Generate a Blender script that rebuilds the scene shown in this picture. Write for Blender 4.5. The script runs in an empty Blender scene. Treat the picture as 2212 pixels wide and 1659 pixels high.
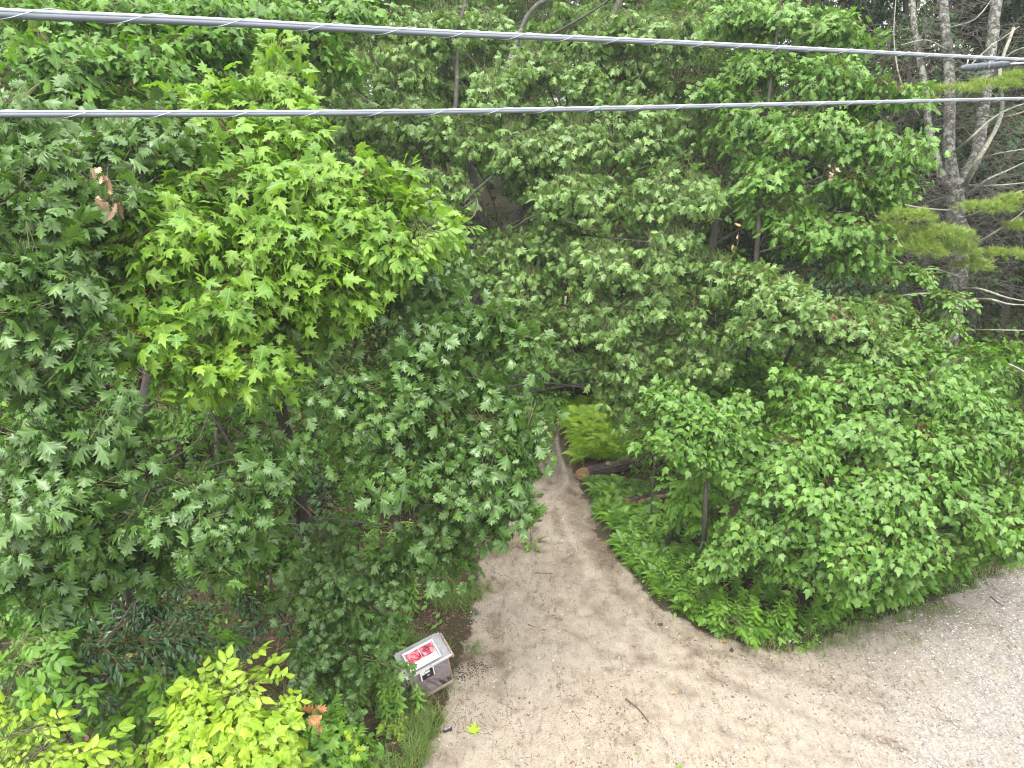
import bpy, math, random
import numpy as np
from mathutils import Vector, Matrix
rng = np.random.default_rng(11); random.seed(11)
SC = bpy.context.scene; COL = SC.collection
# ------------------------------------------------------------------ camera, sky, sun, exposure
CAM_H = 7.0; PITCH = math.radians(22.0); F = 1536.0; CX, CY = 1106.0, 829.5
cd = bpy.data.cameras.new('camera'); cam = bpy.data.objects.new('camera', cd); COL.objects.link(cam)
cam.location = (0, 0, CAM_H); cam.rotation_euler = (math.radians(90) - PITCH, 0, 0)
cd.sensor_width = 36; cd.lens = 36 * F / 2212; cd.clip_start = 0.05; cd.clip_end = 600
SC.camera = cam
W = bpy.data.worlds.new('World'); SC.world = W; W.use_nodes = True
nt = W.node_tree; nt.nodes.clear()
out = nt.nodes.new('ShaderNodeOutputWorld'); bg = nt.nodes.new('ShaderNodeBackground')
sky = nt.nodes.new('ShaderNodeTexSky'); sky.sky_type = 'NISHITA'; sky.sun_disc = False
SUN_EL, SUN_ROT = math.radians(68), math.radians(205)
sky.sun_elevation = SUN_EL; sky.sun_rotation = SUN_ROT; sky.dust_density = 5; sky.air_density = 1.0
hs = nt.nodes.new('ShaderNodeHueSaturation'); hs.inputs['Saturation'].default_value = 0.22; hs.inputs['Value'].default_value = 1.0
mx = nt.nodes.new('ShaderNodeMix'); mx.data_type = 'RGBA'; mx.inputs[0].default_value = 0.75
tc = nt.nodes.new('ShaderNodeTexCoord'); sz = nt.nodes.new('ShaderNodeSeparateXYZ'); nt.links.new(tc.outputs['Generated'], sz.inputs[0])
cr = nt.nodes.new('ShaderNodeMapRange'); cr.inputs[3].default_value = 6.0; cr.inputs[4].default_value = 20.5; nt.links.new(sz.outputs[2], cr.inputs[0])   # closed cloud cover, brightest overhead
cc = nt.nodes.new('ShaderNodeCombineColor')
for i in range(3): nt.links.new(cr.outputs[0], cc.inputs[i])
nt.links.new(cc.outputs[0], mx.inputs['B'])
nt.links.new(sky.outputs[0], hs.inputs['Color']); nt.links.new(hs.outputs[0], mx.inputs['A'])
nt.links.new(mx.outputs['Result'], bg.inputs['Color']); bg.inputs['Strength'].default_value = 0.13
nt.links.new(bg.outputs[0], out.inputs[0])
sd = bpy.data.lights.new('sun', 'SUN'); sd.energy = 1.2; sd.angle = math.radians(25); sd.color = (1, 0.97, 0.92)
sun = bpy.data.objects.new('sun', sd); COL.objects.link(sun)
sun.rotation_euler = (math.radians(90) - SUN_EL, 0, math.radians(-25))
SC.view_settings.view_transform = 'Standard'; SC.view_settings.look = 'None'
SC.view_settings.gamma = 1; SC.view_settings.exposure = 1.30; SC.view_settings.use_curve_mapping = False
SC.cycles.filter_width = 1.15; SC.cycles.max_bounces = 7; SC.cycles.diffuse_bounces = 4; SC.cycles.transmission_bounces = 5

# ------------------------------------------------------------------ geometry helpers
FWD = np.array([0, math.cos(PITCH), -math.sin(PITCH)]); UPV = np.array([0, math.sin(PITCH), math.cos(PITCH)])
RT = np.array([1.0, 0, 0]); CAMP = np.array([0, 0, CAM_H]); Z = np.array([0, 0, 1.0])
def ray(px, py): return FWD + RT * (px - CX) / F + UPV * (CY - py) / F
def P(px, py, d): return CAMP + ray(px, py) * d
def smooth(a, b, x):
    t = np.clip((x - a) / (b - a), 0, 1); return t * t * (3 - 2 * t)
def vnoise(x, y, seed=0):                                     # value noise, numpy
    xi = np.floor(x).astype(np.int64); yi = np.floor(y).astype(np.int64); fx = x - xi; fy = y - yi
    def h(a, b):
        n = (a * 374761393 + b * 668265263 + seed * 1442695041) & 0xffffffff
        n = ((n ^ (n >> 13)) * 1274126177) & 0xffffffff
        return ((n ^ (n >> 16)) & 0xffff) / 65535.0
    u = fx * fx * (3 - 2 * fx); v = fy * fy * (3 - 2 * fy)
    return (h(xi, yi) * (1 - u) + h(xi + 1, yi) * u) * (1 - v) + (h(xi, yi + 1) * (1 - u) + h(xi + 1, yi + 1) * u) * v
def fbm(x, y, s=0, o=4):
    r = 0; a = .5
    for i in range(o): r = r + a * vnoise(x, y, s + i); x = x * 2.03; y = y * 2.03; a *= .5
    return r
def flatG(px, py):
    r = ray(px, py); return CAMP + r * (CAM_H / -r[2])
EDGE_PX = [(1120,893),(1176,905),(1172,960),(1155,1020),(1100,1085),(1052,1150),(1028,1225),(1016,1310),(1000,1385),(972,1450),(950,1520),(915,1590),(880,1680),(820,1900),
           (2600,1900),(2900,1250),(2212,1195),(2130,1240),(2050,1285),(1900,1332),(1760,1378),(1640,1392),(1530,1372),(1455,1322),(1382,1262),(1315,1190),(1288,1110),(1245,1010),(1232,950),(1216,893)]
EDGE = np.array([flatG(*p)[:2] for p in EDGE_PX])
def sdf(x, y):                                                # signed distance to the path outline, + inside
    x = np.asarray(x, float); y = np.asarray(y, float); best = np.full(x.shape, 1e9); ins = np.zeros(x.shape, bool)
    n = len(EDGE)
    for i in range(n):
        ax, ay = EDGE[i]; bx, by = EDGE[(i + 1) % n]; dx, dy = bx - ax, by - ay
        t = np.clip(((x - ax) * dx + (y - ay) * dy) / (dx * dx + dy * dy), 0, 1)
        best = np.minimum(best, np.hypot(x - ax - t * dx, y - ay - t * dy))
        c = ((ay > y) != (by > y)) & (x < dx * (y - ay) / (dy + 1e-12) + ax)
        ins ^= c
    return np.where(ins, best, -best)
def poly_d(x, y, pl):
    best = np.full(np.shape(x), 1e9)
    for (ax, ay), (bx, by) in zip(pl, pl[1:]):
        dx, dy = bx - ax, by - ay; t = np.clip(((x - ax) * dx + (y - ay) * dy) / (dx * dx + dy * dy), 0, 1); best = np.minimum(best, np.hypot(x - ax - t * dx, y - ay - t * dy))
    return best
def smooth_pl(pl): 
    q = np.array([flatG(*p)[:2] for p in pl]); t = np.arange(len(q)); tt = np.linspace(0, len(q) - 1, 3 * len(q)); return list(zip(np.interp(tt, t, q[:, 0]) + .03 * np.sin(tt * 5), np.interp(tt, t, q[:, 1])))
RUTS = [(smooth_pl(p), w) for p, w in (([(1195,1000),(1180,1080),(1150,1150),(1090,1250),(1060,1330),(1072,1420),(1085,1500)], .10), ([(1250,1010),(1290,1150),(1340,1270),(1450,1368),(1650,1425),(1900,1500),(2260,1610)], .13), ([(1215,1200),(1300,1320),(1400,1430),(1500,1510),(1640,1640)], .09), ([(1110,1300),(1150,1290),(1290,1400),(1500,1440),(1800,1560),(2100,1660)], .08))]
SILT = smooth_pl([(1197,950),(1212,1030),(1188,1062),(1216,1100),(1238,1170),(1300,1262)])
PATHC = [flatG(1196, 895), flatG(1200, 960), flatG(1205, 1040), flatG(1185, 1150), flatG(1190, 1300)]
def path_cx(y):
    ys = [p[1] for p in PATHC][::-1]; xs = [p[0] for p in PATHC][::-1]
    return np.interp(y, ys, xs)
def Hgt(x, y):
    x = np.asarray(x, float); y = np.asarray(y, float); s = sdf(x, y)
    z = 0.10 * (fbm(x * .5, y * .5, 3) - .5) + .035 * (fbm(x * 3, y * 3, 5, 3) - .5)
    off = smooth(0.0, -1.5, s)
    z = z + off * (0.10 + .25 * (fbm(x * .9, y * .9, 8) - .5))
    z = z + smooth(16.6, 24, y) * 1.6 + np.clip(y - 22, 0, 60) * .07
    z = z + smooth(16.0, 18.2, y) * smooth(-1.6, -.2, path_cx(y) - x) * 0 + smooth(.1, 1.3, path_cx(15) - .2 - x) * smooth(14.6, 16.2, y) * .5
    z = z - smooth(-2.5, -6, x) * .5 * smooth(20, 12, y)
    c = path_cx(y); far = smooth(11.2, 13.0, y) * smooth(17.5, 15.8, y) * smooth(.0, .25, s)
    wob = .08 * np.sin(y * 1.7)
    for o, dpt in ((-.10, .15), (.33, .17)):
        q = (x - c - o - wob) / .13; z = z - far * dpt * 1.2 * np.exp(-q * q)
    q = (x - c - .11 - wob) / .10; z = z + far * .10 * np.exp(-q * q) * (.6 + .8 * vnoise(x * 6, y * 6, 9))
    z = z + far * .05 * (fbm(x * 9, y * 9, 21, 3) - .4)
    z = z - .028 * smooth(.56, .70, fbm(x * 4.2 + y * 1.5, y * 5.5, 71, 3)) * smooth(.0, .3, s) + .010 * (fbm(x * 14, y * 14, 72, 2) - .4) * smooth(.0, .2, s)
    # shallow tyre ruts and scuffs towards the camera
    for o, w in ((-.75, .16), (.55, .18), (1.15, .12)):
        q = (x - c - o * (1 + .05 * (12 - y)) - .1 * np.sin(y * .8 + o)) / w
        z = z - .02 * smooth(14, 11, y) * smooth(0, .4, s) * np.exp(-q * q) * (.4 + vnoise(x * 2, y * 2, 4))
    z0 = s > 0
    for pl, w in RUTS:
        dq = poly_d(x, y, pl) / w; z = z - z0 * .030 * np.exp(-dq * dq) * (.3 + vnoise(x * 3, y * 3, 14)) + z0 * .014 * np.exp(-((dq - 1.9) / .6) ** 2) * vnoise(x * 5, y * 5, 15)
    return z
def G(px, py):
    r = ray(px, py); a, b = 4.0, 70.0
    for n in (240, 60, 30):
        t = np.linspace(a, b, n); p = CAMP + t[:, None] * r; below = p[:, 2] < Hgt(p[:, 0], p[:, 1])
        i = int(np.argmax(below)) if below.any() else n - 1; a, b = t[max(0, i - 1)], t[i]
    return CAMP + r * b
def ground(x, y): return np.array([x, y, float(Hgt(x, y))])

def np_mesh(name, V, Fc, mat=None, co=None, smoothf=True):
    """Fc (n,3) or (n,4) array"""
    me = bpy.data.meshes.new(name); V = np.asarray(V, np.float32); Fc = np.asarray(Fc, np.int32); k = Fc.shape[1]
    me.vertices.add(len(V)); me.vertices.foreach_set('co', V.ravel())
    me.loops.add(Fc.size); me.loops.foreach_set('vertex_index', Fc.ravel())
    me.polygons.add(len(Fc)); me.polygons.foreach_set('loop_start', np.arange(0, Fc.size, k, dtype=np.int32))
    me.polygons.foreach_set('use_smooth', np.full(len(Fc), smoothf))
    if co is not None:
        a = me.attributes.new('leafco', 'FLOAT_VECTOR', 'POINT'); a.data.foreach_set('vector', np.asarray(co, np.float32).ravel())
    me.update(calc_edges=True)
    if mat: me.materials.append(mat)
    return me
class MB:
    def __init__(s): s.v = []; s.f = []
    def add(s, V, Fc):
        o = sum(len(a) for a in s.v); s.v.append(np.asarray(V, float)); s.f += [tuple(i + o for i in f) for f in Fc]; return s
    def box(s, c, size, R=None):
        v = np.array([(x, y, z) for x in (-.5, .5) for y in (-.5, .5) for z in (-.5, .5)]) * size
        if R is not None: v = v @ np.asarray(R).T
        return s.add(v + np.asarray(c), [(0,1,3,2),(4,6,7,5),(0,4,5,1),(2,3,7,6),(0,2,6,4),(1,5,7,3)])
    def tube(s, pts, rad, n=8, cap=True, rough=0.0, seed=0):
        pts = np.asarray(pts, float); rad = np.broadcast_to(rad, len(pts)); V = []; rr = np.random.default_rng(seed)
        t = np.gradient(pts, axis=0); a = np.array([.3, .1, 1.0]) if abs(t[0][2]) < .8 * np.linalg.norm(t[0]) else np.array([1, .2, 0.])
        for p, d, r in zip(pts, t, rad):
            d = d / (np.linalg.norm(d) + 1e-9); u = np.cross(d, a); u /= np.linalg.norm(u); w = np.cross(d, u)
            for k in range(n):
                an = 2 * math.pi * k / n; q = r * (1 + rough * (rr.random() - .5)); V.append(p + q * (math.cos(an) * u + math.sin(an) * w))
        Fc = []
        for i in range(len(pts) - 1):
            for k in range(n):
                k2 = (k + 1) % n; Fc.append((i*n+k, i*n+k2, (i+1)*n+k2, (i+1)*n+k))
        if cap:
            Fc.append(tuple(range(n))[::-1]); Fc.append(tuple((len(pts)-1)*n + k for k in range(n)))
        return s.add(V, Fc)
    def mesh(s, name, mat, smoothf=False):
        me = bpy.data.meshes.new(name); me.from_pydata(np.concatenate(s.v).tolist(), [], s.f)
        if mat: me.materials.append(mat)
        if smoothf: me.polygons.foreach_set('use_smooth', [True] * len(me.polygons))
        me.update(); return me
def tag(o, label=None, cat=None, group=None, kind=None):
    if label: o['label'] = label
    if cat: o['category'] = cat
    if group: o['group'] = group
    if kind: o['kind'] = kind
    return o
def link(name, me, parent=None, kind=None, label=None):
    o = bpy.data.objects.new(name, me); COL.objects.link(o)
    if parent: o.parent = parent
    if kind: o['kind'] = kind
    if label: o['label'] = label
    return o
def empty(name, loc, label, cat, group=None, rot=None):
    o = bpy.data.objects.new(name, None); COL.objects.link(o); o.location = loc; o.empty_display_size = .2
    if rot: o.rotation_euler = rot
    return tag(o, label, cat, group)
def catmull(pts, n=6):
    pts = np.asarray(pts, float); Q = np.vstack([2*pts[0]-pts[1], pts, 2*pts[-1]-pts[-2]]); o = []
    for i in range(1, len(Q) - 2):
        for t in np.linspace(0, 1, n, endpoint=False):
            a, b, c, d = Q[i-1], Q[i], Q[i+1], Q[i+2]
            o.append(.5*((2*b)+(-a+c)*t+(2*a-5*b+4*c-d)*t*t+(-a+3*b-3*c+d)*t**3))
    o.append(pts[-1]); return np.array(o)

# ------------------------------------------------------------------ materials
def new_mat(name):
    m = bpy.data.materials.new(name); m.use_nodes = True; n = m.node_tree; n.nodes.clear()
    o = n.nodes.new('ShaderNodeOutputMaterial'); b = n.nodes.new('ShaderNodeBsdfPrincipled'); n.links.new(b.outputs[0], o.inputs[0])
    return m, n, b, o
def N(n, t, **k):
    x = n.nodes.new(t)
    for a, v in k.items(): setattr(x, a, v)
    return x
def math_(n, op, a, b=None, c=None):
    m = N(n, 'ShaderNodeMath', operation=op)
    for i, v in enumerate((a, b, c)):
        if v is None: continue
        if isinstance(v, (int, float)): m.inputs[i].default_value = v
        else: n.links.new(v, m.inputs[i])
    return m.outputs[0]
def mix(n, f, a, b, blend='MIX'):
    m = N(n, 'ShaderNodeMix', data_type='RGBA', blend_type=blend)
    for s, v in ((m.inputs[0], f), (m.inputs['A'], a), (m.inputs['B'], b)):
        if isinstance(v, (int, float)): s.default_value = v
        elif isinstance(v, tuple): s.default_value = (*v[:3], 1)
        else: n.links.new(v, s)
    return m.outputs['Result']
def ramp(n, f, stops, interp='LINEAR'):
    r = N(n, 'ShaderNodeValToRGB'); r.color_ramp.interpolation = interp; e = r.color_ramp.elements
    while len(e) < len(stops): e.new(.5)
    for x, (p, c) in zip(e, stops): x.position = p; x.color = (*c, 1) if len(c) == 3 else c
    n.links.new(f, r.inputs[0]); return r.outputs[0]
def noise(n, vec, scale, detail=4, rough=.55, dist=0):
    t = N(n, 'ShaderNodeTexNoise'); t.inputs['Scale'].default_value = scale; t.inputs['Detail'].default_value = detail
    t.inputs['Roughness'].default_value = rough; t.inputs['Distortion'].default_value = dist
    if vec is not None: n.links.new(vec, t.inputs['Vector'])
    return t.outputs['Fac']
def bump(n, h, b, s=.5, d=.01):
    u = N(n, 'ShaderNodeBump'); u.inputs['Strength'].default_value = s; u.inputs['Distance'].default_value = d
    n.links.new(h, u.inputs['Height']); n.links.new(u.outputs[0], b.inputs['Normal'])
def coords(n, obj=True):
    return N(n, 'ShaderNodeTexCoord').outputs['Object'] if obj else N(n, 'ShaderNodeNewGeometry').outputs['Position']
def leaf_mat(name, c0, c1, c2=None, rough=.38, spec=.55, trans=.30, vein=.35, tc=None):
    soft = lambda c, k=.05: tuple(v * (1 - k) + k * (.25 * c[0] + .65 * c[1] + .1 * c[2]) for v in c)
    c0, c1 = soft(c0), soft(c1)
    m, n, b, o = new_mat(name)
    at = N(n, 'ShaderNodeAttribute', attribute_name='leafco'); sp = N(n, 'ShaderNodeSeparateXYZ'); n.links.new(at.outputs['Vector'], sp.inputs[0])
    x, y, t = sp.outputs
    stops = [(0, c0), (.45, tuple((a+bb)/2 for a, bb in zip(c0, c1))), (.93, c1)]
    if c2: stops += [(.985, c1), (.992, c2)]
    c = ramp(n, t, stops)
    ax = math_(n, 'ABSOLUTE', x)
    rib = math_(n, 'LESS_THAN', ax, .018)
    lat = math_(n, 'SINE', math_(n, 'MULTIPLY', math_(n, 'SUBTRACT', y, math_(n, 'MULTIPLY', ax, .8)), 42.0))
    lat = math_(n, 'MULTIPLY', math_(n, 'GREATER_THAN', lat, .9), .35)
    v = math_(n, 'MULTIPLY', math_(n, 'MAXIMUM', rib, lat), vein)
    light = tuple(min(1, a * 1.9 + .04) for a in c1)
    c = mix(n, v, c, light)
    pos = coords(n, False)
    nz = noise(n, pos, 7, 2); c = mix(n, math_(n, 'MULTIPLY', nz, .5), c, tuple(a * .55 for a in c0))
    n.links.new(c, b.inputs['Base Color']); b.inputs['Roughness'].default_value = rough; b.inputs['Specular IOR Level'].default_value = spec
    tr = N(n, 'ShaderNodeBsdfTranslucent'); tcol = mix(n, 1.0, c, tc or (1.3, 1.35, .45), 'MULTIPLY'); n.links.new(tcol, tr.inputs['Color'])
    ms = N(n, 'ShaderNodeMixShader'); ms.inputs[0].default_value = trans
    n.links.new(b.outputs[0], ms.inputs[1]); n.links.new(tr.outputs[0], ms.inputs[2]); n.links.new(ms.outputs[0], o.inputs[0])
    return m
LM = dict(
 bright = leaf_mat('leaf_bright_maple', (.085,.215,.018), (.27,.44,.030), (.42,.50,.06), rough=.45, spec=.4, trans=.36),
 maple  = leaf_mat('leaf_maple', (.060,.165,.012), (.145,.30,.022), (.30,.36,.06), rough=.45, spec=.4, trans=.32),
 red    = leaf_mat('leaf_red_maple', (.075,.185,.020), (.18,.345,.045), (.48,.38,.14), rough=.42, spec=.45, trans=.30),
 oak    = leaf_mat('leaf_oak', (.055,.135,.020), (.125,.24,.042), (.28,.40,.06), rough=.35, spec=.6, trans=.26),
 coak   = leaf_mat('leaf_far_oak', (.100,.205,.036), (.215,.345,.075), (.30,.42,.10), rough=.38, spec=.5, trans=.28),
 cherry = leaf_mat('leaf_cherry', (.026,.085,.022), (.060,.150,.036), None, rough=.30, spec=.6, trans=.18),
 hick   = leaf_mat('leaf_hickory', (.09,.23,.016), (.19,.37,.025), None, rough=.42, spec=.4, trans=.34),
 yellow = leaf_mat('leaf_yellow_green', (.20,.36,.015), (.42,.58,.03), (.65,.45,.15), rough=.45, spec=.4, trans=.36),
 deep   = leaf_mat('leaf_deep_wood', (.070,.165,.020), (.165,.30,.042), None, rough=.45, spec=.4, trans=.30, vein=.0),
 shade  = leaf_mat('leaf_painted_shade', (.022,.065,.016), (.055,.13,.028), None, rough=.45, spec=.4, trans=.2, vein=.0),  # deep-wood green darkened, shade painted into the leaf colour
 fern   = leaf_mat('leaf_fern', (.22,.42,.015), (.48,.68,.03), None, rough=.5, trans=.32, vein=.1),
 weed   = leaf_mat('leaf_weed', (.085,.22,.018), (.21,.40,.03), None, rough=.45, trans=.3, vein=.2),
 grass  = leaf_mat('leaf_grass', (.09,.19,.025), (.23,.32,.06), (.42,.34,.16), rough=.5, trans=.3, vein=0),
 needle = leaf_mat('leaf_pine', (.15,.26,.03), (.36,.48,.07), (.42,.32,.15), rough=.5, trans=.25, vein=0),
 dead   = leaf_mat('leaf_dead', (.07,.035,.018), (.22,.12,.06), (.40,.25,.12), rough=.6, trans=.15, vein=.2, tc=(1.2,1,.7)),
 withered = leaf_mat('leaf_withered', (.28,.18,.10), (.50,.36,.22), None, rough=.6, trans=.2, vein=.3, tc=(1.1,1,.7)),
 orange = leaf_mat('leaf_orange', (.42,.18,.06), (.60,.32,.13), None, rough=.5, trans=.25, vein=.3, tc=(1.2,1,.7)),
)
def bark_mat(name, c0, c1, lichen=None, amt=.5, sc=9):
    m, n, b, o = new_mat(name); pos = coords(n)
    mp = N(n, 'ShaderNodeMapping'); mp.inputs['Scale'].default_value = (1, 1, .22); n.links.new(pos, mp.inputs[0])
    a = noise(n, mp.outputs[0], sc * 3, 6, .65, .6); c = ramp(n, a, [(.3, c0), (.7, c1)])
    if lichen:
        l = noise(n, pos, sc, 5, .7); f = ramp(n, l, [(amt - .04, (0,0,0)), (amt + .04, (1,1,1))])
        l2 = ramp(n, noise(n, pos, sc * 6, 3), [(.4, lichen), (.6, tuple(v * .55 for v in lichen))]); c = mix(n, f, c, l2)
    n.links.new(c, b.inputs['Base Color']); b.inputs['Roughness'].default_value = .85; bump(n, a, b, .8, .02)
    return m
BARK = bark_mat('bark_brown_grey', (.022,.019,.015), (.085,.075,.062))
BARK_G = bark_mat('bark_grey_twig', (.05,.045,.035), (.15,.135,.11))
BARK_L = bark_mat('bark_lichen', (.03,.026,.022), (.11,.10,.085), (.32,.33,.28), .50, 9)
BARK_O = bark_mat('bark_dark_lichen', (.03,.026,.022), (.10,.09,.078), (.26,.27,.23), .60, 10)
BARK_P = bark_mat('bark_pale_dead', (.14,.13,.10), (.34,.33,.27), (.42,.44,.33), .52, 14)
TWIG_D = bark_mat('bark_brown_bits', (.05,.032,.02), (.17,.11,.07))
TWIG = bark_mat('bark_reddish_twig', (.12,.055,.03), (.25,.15,.07))
TWIG_Y = bark_mat('bark_yellow_twig', (.07,.10,.03), (.16,.17,.06))

# ------------------------------------------------------------------ leaf shapes
def ribfan(half, nodes, fold=.18, droop=.25, wave=.03, seed=0):
    """half outline (x>0) from base to tip; fan from midrib nodes"""
    r = np.random.default_rng(seed)
    V = [(0, 0.0), (0, 1.0)] + [(0, y) for y in nodes]; Fc = []
    for sgn in (1, -1):
        idx = [0]
        for (x, y) in half: V.append((sgn * x, y)); idx.append(len(V) - 1)
        idx.append(1); near = lambda i: 2 + int(np.argmin([abs(V[i][1] - q) for q in nodes])); last = None
        for a, b in zip(idx, idx[1:]):
            c = near(b if a == 0 else a) if len(nodes) > 1 else 2
            if last is not None and c != last:
                Fc.append((last, a, c) if sgn > 0 else (last, c, a))
            if c != a and c != b: Fc.append((c, a, b) if sgn > 0 else (c, b, a))
            last = c
    V = np.array(V, float); z = -fold * np.abs(V[:, 0]) * 1.0 - droop * V[:, 1] ** 2 + wave * (r.random(len(V)) - .5) * 2
    Fc = [(a, c, b) if False else (a, b, c) for a, b, c in Fc]
    return np.column_stack([V[:, 0], V[:, 1], z]), np.array(Fc, int)
H_MAPLE = [(.22,-.06),(.22,.09),(.47,.13),(.35,.27),(.60,.50),(.38,.47),(.17,.47),(.26,.72),(.12,.72)]
H_MAPLE_S = [(.24,-.03),(.24,.14),(.56,.42),(.18,.46),(.22,.70)]
H_RED = [(.20,-.02),(.36,.10),(.34,.24),(.50,.50),(.24,.50),(.20,.68)]
H_OAK = [(.07,.08),(.24,.17),(.15,.27),(.42,.38),(.20,.46),(.46,.66),(.20,.68),(.28,.86),(.12,.84)]
H_OAK_S = [(.24,.18),(.14,.28),(.42,.44),(.17,.50),(.42,.72),(.15,.74)]
H_LANCE = [(.13,.25),(.17,.5),(.09,.8)]
H_OVATE = [(.20,.18),(.28,.48),(.15,.80)]
H_STAR = [(.30,.10),(.14,.35),(.36,.62),(.14,.66)]
def variants(half, nodes, k=5, **kw):
    o = []
    for i in range(k):
        r = np.random.default_rng(i * 7 + len(half)); o.append(ribfan(half, nodes, fold=kw.get('fold', .2) * (.4 + 1.2 * i / max(1, k-1)), droop=kw.get('droop', .2) * (.5 + i * .6), wave=kw.get('wave', .07), seed=i))
    return o
SH = dict(maple=variants(H_MAPLE, [.3]), maple_s=variants(H_MAPLE_S, [.3]), red=variants(H_RED, [.3]), oak=variants(H_OAK, [.3, .68], fold=.5), oak_s=variants(H_OAK_S, [.35, .7], fold=.55),
          lance=variants(H_LANCE, [.5], fold=.5), ovate=variants(H_OVATE, [.5], fold=.35), star=variants(H_STAR, [.4]))

def frames(d, nrm):
    d = d / (np.linalg.norm(d, axis=1, keepdims=True) + 1e-9); z = nrm - d * np.sum(nrm * d, 1, keepdims=True)
    z /= (np.linalg.norm(z, axis=1, keepdims=True) + 1e-9); x = np.cross(d, z)
    return np.stack([x, d, z], axis=2)                        # columns
def merge_leaves(name, shape, mat, pos, R, sc, tint, origin):
    Vs, Fs, Cs, off = [], [], [], 0; vi = np.arange(len(pos)) % len(SH[shape])
    for k, (lv, lf) in enumerate(SH[shape]):
        s = vi == k
        if not s.any(): continue
        n = s.sum(); asp = 1 + .25 * (rng.random(n) - .5)
        L = np.broadcast_to(lv, (n, *lv.shape)).copy(); L[:, :, 0] *= asp[:, None]
        V = np.einsum('nij,nvj->nvi', R[s], L) * sc[s][:, None, None] + (pos[s] - origin)[:, None, :]
        C = np.empty_like(V); C[:, :, 0] = lv[:, 0]; C[:, :, 1] = lv[:, 1]; C[:, :, 2] = tint[s][:, None]
        Vs.append(V.reshape(-1, 3)); Cs.append(C.reshape(-1, 3)); Fs.append((lf[None] + (np.arange(n) * len(lv))[:, None, None]).reshape(-1, 3) + off); off += n * len(lv)
    return np_mesh(name, np.concatenate(Vs), np.concatenate(Fs), mat, np.concatenate(Cs))
LEAFM = {}
def leaf_meshes(shape, matkey):
    if (shape, matkey) not in LEAFM:
        o = []
        for k, (lv, lf) in enumerate(SH[shape]):
            for t in (.1, .35, .6, .9):
                c = lv.copy(); c[:, 2] = t; o.append(np_mesh('leaf_' + shape, lv, lf, LM[matkey], c))
        LEAFM[(shape, matkey)] = o
    return LEAFM[(shape, matkey)]
def twigs(name, P0, P1, r0, r1, mat, origin):
    P0 = np.asarray(P0); P1 = np.asarray(P1); n = len(P0); d = P1 - P0; d /= (np.linalg.norm(d, axis=1, keepdims=True) + 1e-9)
    a = np.where(np.abs(d[:, 2:3]) > .8, np.array([[1., 0, 0]]), np.array([[0, 0, 1.]])); u = np.cross(d, a); u /= np.linalg.norm(u, axis=1, keepdims=True); w = np.cross(d, u)
    V = np.empty((n, 6, 3))
    for k in range(3):
        an = 2 * math.pi * k / 3; e = math.cos(an) * u + math.sin(an) * w
        V[:, k] = P0 + e * np.reshape(r0, (-1, 1)) - origin; V[:, k + 3] = P1 + e * np.reshape(r1, (-1, 1)) - origin
    f = np.array([(0,1,4,3),(1,2,5,4),(2,0,3,5)]); Fc = (f[None] + (np.arange(n) * 6)[:, None, None]).reshape(-1, 4)
    return np_mesh(name, V.reshape(-1, 3), Fc, mat)
def unit(v): return v / (np.linalg.norm(v, axis=-1, keepdims=True) + 1e-9)

def boughs(blobs, dens, L, droop=.4):
    """bough starts, axes, sizes spread over the blobs' outer shells"""
    C, B, Cn = [], [], []
    for (c, r) in blobs:
        area = 4 * math.pi * ((r[0]*r[1])**1.6/3 + (r[0]*r[2])**1.6/3 + (r[1]*r[2])**1.6/3) ** (1/1.6)
        n = max(4, int(area * dens)); r = np.maximum(r - L * .26, r * .35); m = int(np.clip(n / 9, 4, 11))       # m tiers of foliage over the blob
        v = unit(rng.normal(size=(m, 3))); v[:, 2] = np.where(v[:, 2] < -.45, -v[:, 2] * .7, v[:, 2]); v = unit(v) * (.62 + .42 * rng.random((m, 1)))
        k = rng.integers(0, m, n); g = rng.normal(size=(n, 3)) * np.array([.27, .27, .10]); g[:, 2] -= .45 * (g[:, 0] ** 2 + g[:, 1] ** 2); off = v[k] + g
        C.append(c + off * r); b = off.copy(); b[:, 2] = b[:, 2] * .25 + .10 - droop * .65; b = unit(unit(b) + .35 * rng.normal(size=(n, 3)) * np.array([1, 1, .6])); B.append(b); Cn.append(np.broadcast_to(c, (n, 3)))
    C = np.concatenate(C); B = np.concatenate(B); Cn = np.concatenate(Cn); n = len(C)
    Ls = L * (.6 + .7 * rng.random(n))
    return C - B * Ls[:, None] * .5, B, Ls, Cn
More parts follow.
